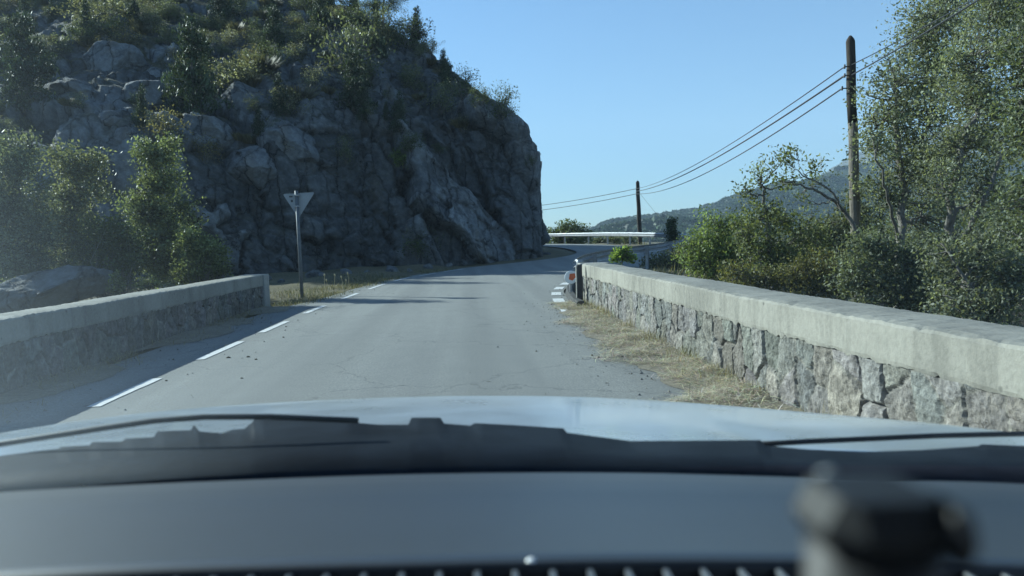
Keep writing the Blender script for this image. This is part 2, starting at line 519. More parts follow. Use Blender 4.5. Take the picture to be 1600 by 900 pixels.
def road_near(P):
    """distance outside the road edge, road height and side (+1 right) for points (n,2)"""
    P = np.asarray(P, float)
    best = np.full(len(P), 1e9); z = np.zeros(len(P)); side = np.zeros(len(P))
    T = np.gradient(ROADC, axis=0)
    for i in range(len(ROADC)):
        d = P - ROADC[i]
        r = np.hypot(d[:, 0], d[:, 1]) - ROADW[i]
        k = r < best
        best = np.where(k, r, best); z = np.where(k, eZ[i], z)
        side = np.where(k, np.sign(d[:, 0] * T[i, 1] - d[:, 1] * T[i, 0]), side)
    return best, z, side

def road_z(x, y):
    _, z, _ = road_near([(x, y)])
    return float(z[0])

def ground_z(P):
    P = np.asarray(P, float)
    d, z, side = road_near(P)
    onb = 1 - sstep(15.5, 21.0, P[:, 1])                          # the bridge span
    right = side > 0
    drop_r = -2.6 * sstep(0.95, 3.2, d) * onb - (1 - onb) * 1.9 * sstep(1.2, 9.0, d)
    drop_l = -2.2 * sstep(0.5, 2.6, d) * onb
    rr = z + np.where(right, drop_r, drop_l)
    n = fbm(np.column_stack([P * 0.35, np.zeros(len(P))]), 4, 3) * 0.16
    n2 = fbm(np.column_stack([P * 0.02, np.zeros(len(P))]), 3, 5) * 1.5
    far = sstep(60, 220, np.hypot(P[:, 0], P[:, 1]))
    return rr - 0.035 + n * sstep(0.35, 2.2, d) + n2 * far - 3.0 * far

def sinh_axis(lo, hi, n, k=7.0):
    t = np.linspace(-1, 1, n)
    s = np.sinh(k * t) / np.sinh(k)
    return np.where(s < 0, -s * lo, s * hi)

gx = np.concatenate([sinh_axis(-3000, 3000, 150, 7.0)[:50], np.arange(-46, 46, 0.4), sinh_axis(-3000, 3000, 150, 7.0)[100:]])
gy = np.concatenate([sinh_axis(-3000, 3000, 150, 7.0)[:52], np.arange(-24, 100, 0.4), sinh_axis(-3000, 3000, 150, 7.0)[105:]])
gx = np.unique(gx); gy = np.unique(gy)
GX, GY = np.meshgrid(gx, gy, indexing='ij')
GP = np.column_stack([GX.ravel(), GY.ravel()])
GZ = ground_z(GP)
ground = mk('ground', np.column_stack([GP, GZ]), grid_faces(len(gx), len(gy)), M['ground'], smooth=True)
tag(ground, kind='structure')

NC = 9
rv = []
for j in range(NC):
    t = j / (NC - 1)
    p = eL * (1 - t) + eR * t
    crown = 0.02 * (1 - (2 * t - 1) ** 2)
    rv.append(np.column_stack([p, eZ + crown]))
rv = np.stack(rv, 1)
nS = len(eL)
RV = rv.reshape(-1, 3)
road = mk('road', RV, grid_faces(nS, NC)[:, ::-1], M['asphalt'], smooth=True)
tag(road, kind='structure')

def road_surface(x, y):
    d = np.hypot(ROADC[:, 0] - x, ROADC[:, 1] - y)
    i = int(np.argmin(d))
    e = eR[i] - eL[i]
    t = np.dot(np.array([x, y]) - eL[i], e) / np.dot(e, e)
    t = min(max(t, 0), 1)
    return float(eZ[i] + 0.02 * (1 - (2 * t - 1) ** 2))

def strip(path, y0, y1, w0, w1, mb, lift=0.006):
    """painted strip along path (parametrised by y), from offset w0 to w1, edges slightly ragged"""
    n = max(4, int((y1 - y0) / 0.18))
    V = []
    for i in range(n + 1):
        y = y0 + (y1 - y0) * i / n
        k = np.searchsorted(path[:, 1], y)
        k = min(max(k, 1), len(path) - 1)
        a, b = path[k - 1], path[k]
        t = (y - a[1]) / (b[1] - a[1] + 1e-9)
        p = a + (b - a) * t
        d = (b - a) / np.linalg.norm(b - a)
        nrm = np.array([d[1], -d[0]])
        for w in (w0, w1):
            q = p + nrm * (w + random.uniform(-.006, .006))
            V.append((q[0], q[1], road_surface(q[0], q[1]) + lift))
    mb.add(V, [(2 * i, 2 * i + 1, 2 * i + 3, 2 * i + 2) for i in range(n)])

lineL = catmull([(-3.17, -12), (-3.15, 6), (-3.13, 13), (-3.1, 15.25), (-2.96, 18.9), (-2.73, 23), (-2.33, 27), (-1.76, 29.6), (-0.83, 32.6), (0.3, 34.6), (2.4, 36.4), (4.9, 38.6), (6.5, 42.5), (6.9, 49), (6.2, 56)], 8)
lineR = catmull([(1.45, -10), (1.5, 6), (1.62, 11), (1.72, 13), (1.82, 15), (2.08, 17.8), (2.45, 19.9), (2.98, 22), (4.0, 24.5)], 8)
mb = MB()
for a, b in ((3.2, 4.6), (6.4, 7.7), (8.9, 10.5), (11.5, 13.1), (14.5, 16.2), (18.1, 20.0), (21.6, 24.0), (25.6, 27.9), (29.2, 31.2), (32.0, 33.9), (34.6, 41.0), (42, 46)):
    strip(lineL, a, b, -0.055, 0.055, mb)
mb.build('edge_line', M['paint'], road)
mb = MB()
for a, b in ((11.25, 11.6), (12.7, 14.0), (15.0, 16.0), (17.0, 17.9), (18.9, 19.8), (20.7, 21.6)):
    strip(lineR, a, b, -0.12, 0.11, mb, 0.008)
mb.build('edge_line', M['paint'], road)

# low tarred kerb lip that follows the bend beside the right-hand dashes
kp = catmull([(2.02, 13.9), (2.05, 15.0), (2.3, 17.6), (2.68, 19.8), (3.2, 21.8), (4.2, 24.2), (5.6, 27)], 8)
V = []; Fq = []
for i, p in enumerate(kp):
    d = kp[min(i + 1, len(kp) - 1)] - kp[max(i - 1, 0)]; d /= np.linalg.norm(d)
    n_ = np.array([d[1], -d[0]])
    for o_, z_ in ((0, -0.02), (0.02, 0.09), (0.05, 0.12), (0.15, 0.12), (0.18, 0.09), (0.2, -0.05)):
        q = p + n_ * (o_ - 0.04); V.append((q[0], q[1], z_ + random.uniform(-.006, .006)))
for i in range(len(kp) - 1):
    for k in range(5):
        Fq.append((i * 6 + k, i * 6 + k + 1, (i + 1) * 6 + k + 1, (i + 1) * 6 + k))
Fq += [tuple(range(5, -1, -1)), tuple((len(kp) - 1) * 6 + k for k in range(6))]
tag(mk('kerb', V, Fq, M['kerb']), kind='structure')

# ------------------------------------------------------------------ hillside with the rock face
# toe (x,y), spine (x,y,z), face height, face inset
HS = [((-62, 12), (-95, 70, 26), 2.5, 5), ((-44, 19), (-80, 75, 29), 2.8, 5), ((-30, 26.5), (-58, 76, 29), 3.4, 4.4), ((-17.5, 29.5), (-38, 74, 26.5), 4.8, 3.4),
      ((-10.3, 34.6), (-20, 70, 25.4), 6.6, 2.8), ((-4.4, 38.6), (-8.3, 57, 18.5), 7.7, 2.2), ((0.6, 40.2), (-1.6, 49.8, 12.9), 8.1, 1.9),
      ((3.3, 40.9), (1.0, 47.0, 10.4), 7.8, 1.7), ((4.5, 43), (1.7, 46.2, 9.6), 7.2, 1.3), ((4.7, 46), (1.0, 47.2, 10.4), 7.2, 1.5),
      ((5.0, 50.5), (-1.6, 50.1, 12.9), 6.8, 1.6), ((4.4, 56), (-8.3, 57.3, 18.5), 6.0, 2.0), ((2.2, 61), (-20, 70.3, 25.4), 5, 2.5), ((-6, 78), (-38, 76, 26.5), 4, 3),
      ((-22, 92), (-58, 79, 29), 3, 3)]
hs = catmull([(a[0], a[1], b[0], b[1], b[2], h, i) for a, b, h, i in HS], 60)
# even spacing along the toe
seg = np.linalg.norm(np.diff(hs[:, :2], axis=0), axis=1); arc = np.concatenate([[0], np.cumsum(seg)])
wgt = np.concatenate([[0], np.cumsum(seg * np.where(hs[:-1, 0] < -22, 0.45, np.where((hs[:-1, 1] > 52), 0.3, 1.3)))])
NS_, NT_ = 620, 270
ss = np.interp(np.linspace(0, wgt[-1], NS_), wgt, np.arange(len(wgt)))
hs = np.stack([np.interp(ss, np.arange(len(hs)), hs[:, k]) for k in range(7)], 1)
B, RR, HC, IN = hs[:, 0:2], hs[:, 2:5], hs[:, 5], hs[:, 6]
Ln = np.linalg.norm(RR[:, :2] - B, axis=1)
NF = 115                                                        # rows on the face
tf = np.linspace(0, 1, NF); tb = np.linspace(0, 1, NT_ - NF + 1)[1:] ** 1.25
w = np.zeros((NS_, NT_)); z = np.zeros((NS_, NT_))
wf = np.minimum(IN / Ln, 0.6)
prof = 0.80 * tf ** 1.12 + 0.20 * tf ** 4
w[:, :NF] = wf[:, None] * prof[None, :]
z[:, :NF] = -1.5 + (HC[:, None] + 1.5) * (tf ** 0.94)[None, :]
w[:, NF:] = wf[:, None] + (1 - wf[:, None]) * tb[None, :]
z[:, NF:] = HC[:, None] + (RR[:, 2] - HC)[:, None] * (tb ** 0.93)[None, :]
X = B[:, 0:1] + (RR[:, 0] - B[:, 0])[:, None] * w
Y = B[:, 1:2] + (RR[:, 1] - B[:, 1])[:, None] * w
Pc = np.stack([X, Y, z], -1)
def grid_norm(P):
    a = np.gradient(P, axis=0); b = np.gradient(P, axis=1)
    n = np.cross(a, b); n /= np.linalg.norm(n, axis=-1, keepdims=True) + 1e-9
    return n
Nn = grid_norm(Pc)
p = Pc.reshape(-1, 3)
A_ = np.array([0.62, 0.1, -0.78]); B_ = np.array([0.78, 0, 0.62])
q = np.column_stack([p @ A_ / 7.0, p @ B_ / 2.5, p[:, 1] / 4.0]) + 0.12 * np.column_stack([fbm(p * .5, 3, 21), fbm(p * .5, 3, 22), fbm(p * .5, 3, 23)])
f1, f2, cid, dv1 = worley(q, 31, vec=True)
crack = sstep(0.0, 0.07, f2 - f1)
slab = (cid - 0.5) * 1.5 - (1 - crack) * 0.55 + 1.9 * tilt(cid, dv1, 5)
q2 = p / np.array([3.6, 3.2, 2.7]) + 0.18 * np.column_stack([fbm(p * .7, 3, 41), fbm(p * .7, 3, 42), fbm(p * .7, 3, 43)])
g1, g2, gid, dv2 = worley(q2, 51, vec=True)
dome = 1.15 * np.sqrt(np.clip(1 - (g1 / 0.85) ** 2, 0, 1)) * (0.25 + 0.75 * gid) - 0.4 - (1 - sstep(0, 0.08, g2 - g1)) * 0.25 + 0.9 * tilt(gid, dv2, 6)
mixw = sstep(-9, 0.5, p[:, 0])
q3 = np.column_stack([p @ A_ / 1.5, p @ B_ / 0.6, p[:, 1] / 0.9]) + 0.15 * fbm(p * 1.3, 3, 61)[:, None]
h1, h2, hid, dv3 = worley(q3, 71, vec=True)
small = (hid - .5) * 0.26 - (1 - sstep(0, 0.10, h2 - h1)) * 0.12 + 0.36 * tilt(hid, dv3, 7)
q4 = p / np.array([.55, .55, .45]) + 0.2 * fbm(p * 2.1, 3, 62)[:, None]
k1, k2, kid, dv4 = worley(q4, 75, vec=True)
small = small + (kid - .5) * 0.08 + 0.14 * tilt(kid, dv4, 8)
faceamt = np.tile(np.concatenate([np.ones(NF), np.linspace(1, 0.45, NT_ - NF)]), NS_)
rough = fbm(p * 1.6, 5, 81, 0.55) * 0.13
big = fbm(p * 0.13, 3, 91) * 0.9
disp = (slab * mixw + dome * (1 - mixw) + small * (0.5 + 0.5 * mixw)) * faceamt + rough + big * np.clip(faceamt, .4, .8)
disp = disp * (1 - 0.62 * sstep(1.0, 4.2, p[:, 0]))
edgef = np.ones((NS_, NT_)); edgef[:, :4] = np.linspace(0.3, 1, 4)
Pd = Pc + Nn * (disp * edgef.ravel())[:, None].reshape(NS_, NT_, 1) * 0.85
Pd[:, -1] = Pc[:, -1]
N2 = grid_norm(Pd)
soil = sstep(0.66, 0.92, N2[..., 2].ravel() + 0.28 * fbm(p * 0.45, 4, 15)) * sstep(0.0, 0.35, 1.05 - faceamt + 0.10)
tonev = np.clip(0.5 + 0.62 * ((cid - .5) * mixw + (gid - .5) * (1 - mixw)) + 0.30 * (hid - .5), 0, 1)
cliff = mk('cliff', Pd.reshape(-1, 3), grid_faces(NS_, NT_)[:, ::-1], M['rock'], cols=np.column_stack([soil, tonev, hid * 0 + .5]), smooth=False)
tag(cliff, kind='structure')
_me = cliff.data
BV = BVHTree.FromPolygons([v.co for v in _me.vertices], [p_.vertices for p_ in _me.polygons])
def on_cliff(px, py):
    h = BV.ray_cast(Vector((0, 0, CAM_H)), ray(px, py))
    return h[0], h[1]

# ------------------------------------------------------------------ far hills
def ridge(name, prof, dist, mat, depth, seed, amp, base=-8):
    """a wooded ridge whose crest follows the (px, py) profile at the given distance"""
    cr = catmull([tuple(at(px, py, dist)) for px, py in prof], 24)
    n = len(cr); m = 46
    V = np.zeros((n, m, 3))
    for j in range(m):
        t = j / (m - 1)
        d = cr[:, :2] / np.linalg.norm(cr[:, :2], axis=1)[:, None]
        V[:, j, :2] = cr[:, :2] - d * depth * (1 - t)
        V[:, j, 2] = base + (cr[:, 2] - base) * (t ** 1.05)
    back = V[:, -1:, :].copy(); back[:, :, :2] *= 1.25; back[:, :, 2] = base
    P = V.reshape(-1, 3)
    k = np.tile(np.sin(np.linspace(0, 1, m) * math.pi * 0.98) ** 0.7, n)
    P[:, 2] += fbm(P * 0.006, 4, seed) * amp * k + np.abs(fbm(P * 0.035, 3, seed + 5)) * amp * 0.12
    V = np.concatenate([P.reshape(n, m, 3), back], 1)
    o = mk(name, V.reshape(-1, 3), grid_faces(n, m + 1), mat, smooth=True)
    return tag(o, kind='structure'), V

def mat_hill(name, c1, c2, c3):
    m, nt, b = nmat(name)
    setv(b, Roughness=0.95); b.inputs['Specular IOR Level'].default_value = 0.1
    co = coords(nt)
    a = noise_n(nt, 0.012, 7, 0.65, co); f = noise_n(nt, 0.11, 6, 0.75, co)
    c = ramp(nt, a.outputs[0], [(0.35, c1), (0.55, c2), (0.68, c3)])
    c = mixc(nt, 0.6, c, ramp(nt, f.outputs[0], [(0.35, tuple(x * .4 for x in c1)), (0.65, c2)]))
    nt.links.new(c, b.inputs['Base Color'])
    bump(nt, b, f.outputs[0], 1.0, 6.0)
    return m

hill_n, HV = ridge('hill', [(700, 405), (820, 392), (905, 372), (935, 357), (965, 347), (1010, 342), (1055, 335), (1095, 329), (1130, 318), (1165, 305), (1210, 293), (1255, 282), (1300, 268), (1345, 262), (1420, 250), (1550, 235), (1750, 235), (1950, 260)],
                   900, mat_hill('wooded_hill', (0.035, 0.055, 0.03), (0.055, 0.075, 0.04), (0.12, 0.115, 0.075)), 480, 11, 16)
hill_f, HF = ridge('hill', [(1000, 372), (1150, 335), (1230, 308), (1272, 284), (1305, 262), (1335, 244), (1365, 230), (1400, 222), (1460, 205), (1560, 190), (1700, 215), (1900, 260)],
                   1900, mat_hill('bare_mountain', (0.06, 0.075, 0.045), (0.12, 0.115, 0.085), (0.24, 0.22, 0.19)), 800, 12, 30)

def leaf_quads(C, size, out=None, aspect=0.5, flat=0.0, rnd=rng, droop=0.0):
    """rhombic leaves at centres C: vertices (n*4,3)"""
    n = len(C)
    d = rnd.normal(size=(n, 3))
    if out is not None: d = d * 0.8 + out
    d[:, 2] -= droop
    d /= np.linalg.norm(d, axis=1)[:, None] + 1e-9
    e = rnd.normal(size=(n, 3)); e[:, 2] *= (1 - flat)
    e -= d * np.sum(e * d, 1)[:, None]; e /= np.linalg.norm(e, axis=1)[:, None] + 1e-9
    s = (size * rnd.uniform(0.65, 1.35, n))[:, None] if not hasattr(size, '__len__') else np.asarray(size)[:, None]
    nrm = np.cross(d, e)
    V = np.stack([C - d * s * .5, C + e * s * aspect * .5 + nrm * s * .08, C + d * s * .5, C - e * s * aspect * .5 + nrm * s * .08], 1)
    return V

def leaf_cols(n, base, var, tint, rnd=rng):
    """per leaf colour: base colour with brightness and hue variation"""
    b = np.asarray(base)[None, :] * (1 + var * rnd.normal(size=(n, 1)))
    t = rnd.uniform(0, 1, (n, 1)) ** 3
    b = b * (1 - t * .6) + np.asarray(tint)[None, :] * t * .6
    return np.clip(b, 0.008, 0.5)

def leaf_mesh(name, C, cols, size, mat, parent, out=None, aspect=0.5, droop=0.0, rnd=rng):
    V = leaf_quads(C, size, out, aspect, rnd=rnd, droop=droop)
    F = np.arange(len(C) * 4).reshape(-1, 4)
    return mk(name, V.reshape(-1, 3), F, mat, parent, np.repeat(cols, 4, 0))

# the wood on the near ridge: lumpy crowns of leaf-sized facets, one mass
def wood(name, V, n, size, dens_lo, seed):
    r = np.random.default_rng(seed)
    m = V.shape[1] - 1
    out_v = []; out_c = []
    i = r.integers(0, V.shape[0] - 1, n); jf = np.clip(1 - np.abs(r.normal(0, 0.42, n)), 0.02, 0.999) * (m - 1)
    j = jf.astype(int); ft = (jf - j)[:, None]; fi = r.uniform(0, 1, (n, 1))
    P = (V[i, j] * (1 - ft) + V[i, np.minimum(j + 1, m - 1)] * ft) * (1 - fi) + (V[i + 1, j] * (1 - ft) + V[i + 1, np.minimum(j + 1, m - 1)] * ft) * fi
    keep = fbm(np.column_stack([P[:, :2] * 0.012, np.zeros(n)]), 3, seed) > dens_lo
    P = P[keep]
    sz = size * r.uniform(0.6, 1.5, len(P))
    K = 12
    off = r.normal(size=(len(P), K, 3)); off /= np.linalg.norm(off, axis=2)[:, :, None]
    off[:, :, 2] = off[:, :, 2] * 0.75 + 0.5
    C = P[:, None, :] + off * sz[:, None, None] * 0.55
    base = np.array([0.035, 0.055, 0.026])[None, None, :] * r.uniform(0.5, 1.7, (len(P), 1, 1)) * r.uniform(.7, 1.3, (len(P), K, 1))
    V_ = leaf_quads(C.reshape(-1, 3), (np.repeat(sz, K) * 0.95), off.reshape(-1, 3) * 0 , 0.9, rnd=r)
    o = mk(name, V_.reshape(-1, 3), np.arange(len(P) * K * 4).reshape(-1, 4), M['needle'], None, np.repeat(base.reshape(-1, 3), 4, 0))
    return tag(o, kind='stuff')
wood('distant_wood', HV, 22000, 4.2, -0.3, 5)

# ------------------------------------------------------------------ parapet walls of the bridge
def wall_path(x_of_y, y0, y1, n):
    ys = np.linspace(y0, y1, n)
    return np.column_stack([np.array([x_of_y(y) for y in ys]), ys])

def parapet(label, xf, y0, y1, sgn, ztop, zcap, thick, seed, tone=1.0):
    """sgn = +1: the wall lies to the right of its road face"""
    root = thing('parapet_wall', label, 'wall', (0, 0, 0))
    # rubble face: real relief, one tint per stone
    nz_ = 56; ny = int((y1 - y0) / 0.0135)
    ys = np.linspace(y0, y1, ny); zs = np.linspace(-0.12, zcap - 0.004, nz_)
    YY, ZZ = np.meshgrid(ys, zs, indexing='ij')
    pp = np.column_stack([YY.ravel(), ZZ.ravel()])
    wv = 0.035 * fbm(np.column_stack([pp * 3.2, np.zeros(len(pp))]), 3, seed)
    qx = (pp[:, 0] + wv * .7) / 0.25; qz = (pp[:, 1] + wv + 0.12) / 0.40
    q_ = np.column_stack([qx, qz + 0.0, np.full(len(pp), 0.5)])
    i_ = np.floor(q_).astype(int)
    a1, a2, ci = worley(q_ * np.array([1, 1, 0]) + np.array([0, 0, 0.5]), seed, 0.72)
    joint = sstep(0.012, 0.085, a2 - a1)
    openj = sstep(-0.35, 0.25, vnoise(np.column_stack([qx * 0.8, qz * 0.8, np.full(len(pp), 3.3)]), seed + 3))
    pillow = sstep(0.0, 0.5, a2 - a1)
    rel = -(1 - joint) * (0.005 + 0.040 * openj) + pillow * 0.006 + (ci - .5) * 0.022
    rel += fbm(np.column_stack([pp * 9, np.zeros(len(pp))]), 5, seed + 7, 0.65) * 0.009
    rel += fbm(np.column_stack([pp * 34, np.zeros(len(pp))]), 3, seed + 9, 0.7) * 0.0045
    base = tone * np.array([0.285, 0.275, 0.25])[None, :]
    hue = np.stack([1 + 0.13 * (hsh((ci * 9999).astype(int), i_[:, 0] * 0, i_[:, 0] * 0, 1) - .4), np.ones(len(ci)), 1 - 0.14 * (hsh((ci * 9999).astype(int), i_[:, 0] * 0, i_[:, 0] * 0, 2) - .5)], 1)
    col = base * hue * (0.74 + 0.5 * ci)[:, None]
    mortar = np.array([0.24, 0.225, 0.195])
    jm = ((1 - joint) * (1 - openj * .9))[:, None]
    col = col * (1 - jm) + mortar * jm
    xs = np.array([xf(y) for y in ys])
    XX = np.repeat(xs, nz_) - sgn * (rel - 0.0)
    P = np.column_stack([XX, pp[:, 0], pp[:, 1]])
    Fg = grid_faces(ny, nz_)
    # body behind the face
    bV = []; bF = []
    nb = 40
    for k, y in enumerate(np.linspace(y0, y1, nb)):
        x = xf(y)
        for dx, zz in ((0.07, -3.2), (0.07, zcap - 0.004), (thick - 0.04, zcap - 0.004), (thick - 0.02, -3.2)):
            bV.append((x + sgn * dx, y, zz))
    b0 = len(P)
    for k in range(nb - 1):
        for e in range(4):
            f = (b0 + k * 4 + e, b0 + k * 4 + (e + 1) % 4, b0 + (k + 1) * 4 + (e + 1) % 4, b0 + (k + 1) * 4 + e)
            bF.append(f)
    bF += [(b0, b0 + 1, b0 + 2, b0 + 3), tuple(b0 + (nb - 1) * 4 + e for e in (3, 2, 1, 0))]
    # close the ends between face and body
    e0 = [j for j in range(nz_)]; e1 = [(ny - 1) * nz_ + j for j in range(nz_)]
    bF += [tuple(e0 + [b0 + 1, b0]), tuple(e1 + [b0 + (nb - 1) * 4 + 1, b0 + (nb - 1) * 4])]
    cols = np.vstack([col, np.tile(mortar, (len(bV), 1))])
    mk('masonry', np.vstack([P, np.array(bV)]), [tuple(f) for f in Fg] + bF, M['masonry'], root, cols)
    # concrete coping, edges a little chipped and wavy, ragged underside
    ncp = int((y1 - y0) / 0.05); V = []; F = []
    prof_ = [(-0.004, zcap, 1), (-0.010, zcap + 0.02, .4), (-0.008, ztop - 0.02, .3), (0.004, ztop - 0.003, .5), (0.06, ztop + 0.006, .3), (thick * .5, ztop + 0.010, .3), (thick - 0.06, ztop + 0.004, .3), (thick + 0.02, ztop - 0.02, .5), (thick + 0.02, zcap, .5)]
    kk = len(prof_)
    yy = np.linspace(y0, y1 + 0.0, ncp)
    nzv = fbm(np.column_stack([yy * 1.1, np.zeros(ncp), np.zeros(ncp)]), 4, seed + 40) * 0.005
    nxv = fbm(np.column_stack([yy * 0.9, np.zeros(ncp) + 4, np.zeros(ncp)]), 4, seed + 41) * 0.010
    r_ = np.random.default_rng(seed)
    for k, y in enumerate(yy):
        x = xf(y)
        for dx, zz, jit in prof_:
            rag = r_.normal(0, 0.006) * jit
            if zz == zcap and dx < 0: rag -= abs(r_.normal(0, 0.009))
            V.append((x + sgn * (dx + nxv[k] + r_.normal(0, .0015)), y, zz + nzv[k] + rag))
    for k in range(ncp - 1):
        for e in range(kk):
            F.append((k * kk + e, k * kk + (e + 1) % kk, (k + 1) * kk + (e + 1) % kk, (k + 1) * kk + e))
    F += [tuple(range(kk)), tuple((ncp - 1) * kk + e for e in range(kk - 1, -1, -1))]
    mk('coping', V, F, M['coping'], root)
    return root

XR = lambda y: 2.30 + 0.30 * float(sstep(6.5, 1.5, np.array(y)) if False else max(0, (6.5 - y)) / 6.5) ** 1.4
XR = lambda y: 2.30 + 0.32 * (max(0.0, 6.5 - y) / 6.5) ** 1.3
XL = lambda y: -4.30 - 0.012 * (y - 7)
rw = parapet('long stone parapet with pale concrete coping, right of the road', XR, -6.0, 15.1, 1, 0.765, 0.53, 0.52, 3, 0.74)
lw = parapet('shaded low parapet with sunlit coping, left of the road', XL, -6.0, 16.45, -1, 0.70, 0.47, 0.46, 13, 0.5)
m_ = MB().box((XL(16.6) - 0.49, 16.46, -1.6), (XL(16.6) + 0.05, 16.86, 0.705), 0.018); m_.build('end_pillar', M['pillar'], lw)
m_ = MB().box((XR(15.1) - 0.05, 15.11, -1.6), (XR(15.1) + 0.56, 15.42, 0.775), 0.02); m_.build('end_pillar', M['pillar'], rw)

# dark upright at the near corner of the right wall end
dp = thing('marker_post', 'dark narrow post standing at the far end of the right parapet', 'post', (2.17, 14.62, 0))
MB().box((-0.05, -0.03, -0.1), (0.045, 0.05, 0.775), 0.008).build('upright', M['darkpost'], dp)
MB().box((-0.075, -0.034, -0.05), (-0.052, 0.03, 0.74), 0.004).build('edge_strip', M['pillar'], dp)

# ------------------------------------------------------------------ guardrail
gp_ = catmull([(2.45, 17.0), (2.75, 18.6), (3.35, 21.0), (4.35, 23.9), (5.7, 27), (7.4, 30), (9.2, 33.6), (11.0, 37.6), (12.5, 41.5), (13.35, 46), (12.6, 52), (11.1, 59.8), (7.9, 69.2), (-1.6, 80.3), (-16.5, 90.8)], 14)
GRZ = np.array([road_z(*p_) for p_ in gp_])
rise = GRZ + 0.10 * sstep(17, 30, gp_[:, 1])
rail = thing('guardrail', 'galvanised steel guardrail curving round the bend past the right parapet', 'guardrail', (0, 0, 0))
PW = [(0.0, 0.0), (0.012, 0.03), (0.06, 0.055), (0.08, 0.075), (0.08, 0.105), (0.06, 0.125), (0.01, 0.145), (0.01, 0.165), (0.06, 0.185), (0.08, 0.205), (0.08, 0.235), (0.06, 0.255), (0.012, 0.28), (0.0, 0.31)]
PWb = PW + [(o - 0.005, h) for o, h in PW[::-1]]
V = []; F = []; kk = len(PWb)
for i, p_ in enumerate(gp_):
    d = gp_[min(i + 1, len(gp_) - 1)] - gp_[max(i - 1, 0)]; d /= np.linalg.norm(d)
    n_ = np.array([-d[1], d[0]])
    for o_, h in PWb:
        qq = p_ + n_ * o_
        V.append((qq[0], qq[1], rise[i] + 0.50 + h))
for i in range(len(gp_) - 1):
    for k in range(kk):
        F.append((i * kk + k, i * kk + (k + 1) % kk, (i + 1) * kk + (k + 1) % kk, (i + 1) * kk + k))
F += [tuple(range(kk - 1, -1, -1)), tuple((len(gp_) - 1) * kk + k for k in range(kk))]
mk('rail_beam', V, F, M['galv'], rail)
ga = np.concatenate([[0], np.cumsum(np.linalg.norm(np.diff(gp_, axis=0), axis=1))])
for s_ in np.arange(0.9, ga[-1] - 1, 4.0):
    i = int(np.searchsorted(ga, s_)); p_ = gp_[i]
    d = gp_[min(i + 1, len(gp_) - 1)] - gp_[max(i - 1, 0)]; d /= np.linalg.norm(d)
    n_ = np.array([d[1], -d[0]])
    c0 = p_ + n_ * 0.09
    pb = MB()
    a = math.atan2(d[1], d[0])
    for bx in (((-0.06, -0.006), (0.06, 0.006)), ((-0.066, -0.05), (-0.058, 0.05)), ((0.058, -0.05), (0.066, 0.05))):
        q0, q1 = bx
        bb = MB().box((q0[0], q0[1], -0.9), (q1[0], q1[1], 0.77))
        pb.add(bb.V, bb.F)
    po = pb.build('post', M['galvpost'], rail)
    po.location = (c0[0], c0[1], rise[i]); po.rotation_euler = (0, 0, a)
# flared fish-tail end piece with an orange reflector
d0 = gp_[1] - gp_[0]; d0 /= np.linalg.norm(d0)
tp = [gp_[0] + d0 * 0.02, gp_[0] - d0 * 0.22 + np.array([-.01, 0]), gp_[0] - d0 * 0.42 + np.array([0.0, 0.0]), gp_[0] - d0 * 0.58 + np.array([0.05, 0.02]), gp_[0] - d0 * 0.62 + np.array([0.15, 0.04]), gp_[0] - d0 * 0.54 + np.array([0.23, 0.06])]
V = []; F = []
tc_ = catmull([tuple(x) for x in tp], 6)
for i, p_ in enumerate(tc_):
    t_ = i / (len(tc_) - 1)
    d = tc_[min(i + 1, len(tc_) - 1)] - tc_[max(i - 1, 0)]; d /= np.linalg.norm(d) + 1e-9
    n_ = np.array([-d[1], d[0]]) * -1
    h0, h1 = 0.49 - 0.05 * t_, 0.82 - 0.01 * t_
    for o_, h in ((0.0, h0), (0.035, h0 + 0.08), (0.035, h1 - 0.08), (0.0, h1), (-0.006, h1), (0.027, h1 - 0.08), (0.027, h0 + 0.08), (-0.006, h0)):
        qq = p_ - n_ * o_
        V.append((qq[0], qq[1], rise[0] + h))
kk = 8
for i in range(len(tc_) - 1):
    for k in range(kk):
        F.append((i * kk + k, i * kk + (k + 1) % kk, (i + 1) * kk + (k + 1) % kk, (i + 1) * kk + k))
F += [tuple(range(kk)), tuple((len(tc_) - 1) * kk + k for k in range(kk))]
mk('end_terminal', V, F, M['galv'], rail, smooth=True)
rf = thing('reflector', 'round white marker with an orange patch below the guardrail end', 'reflector', (2.23, 16.35, 0.44))
V = []; F = []; nn = 20
for yv, rr_ in ((0.0, 0.10), (-0.012, 0.14), (-0.03, 0.145), (-0.04, 0.135)):
    for k in range(nn):
        V.append((rr_ * math.cos(2 * math.pi * k / nn), yv, rr_ * math.sin(2 * math.pi * k / nn)))
for r_ in range(3):
    for k in range(nn): F.append((r_ * nn + k, r_ * nn + (k + 1) % nn, (r_ + 1) * nn + (k + 1) % nn, (r_ + 1) * nn + k))
F += [tuple(range(nn)), tuple(3 * nn + k for k in range(nn - 1, -1, -1))]
mk('disc', V, F, M['white'], rf)
MB().add([(-0.03, -0.043, 0.075), (0.085, -0.043, 0.085), (0.10, -0.043, 0.0), (0.03, -0.043, -0.075), (-0.05, -0.043, -0.045), (-0.03, -0.048, 0.075), (0.085, -0.048, 0.085), (0.10, -0.048, 0.0), (0.03, -0.048, -0.075), (-0.05, -0.048, -0.045)],
         [(0, 1, 2, 3, 4), (9, 8, 7, 6, 5)] + [(k, (k + 1) % 5, 5 + (k + 1) % 5, 5 + k) for k in range(5)]).build('reflective_patch', M['orange'], rf)
MB().box((-0.025, 0.002, -0.6), (0.025, 0.04, 0.10), 0.005).build('stake', M['galvpost'], rf)

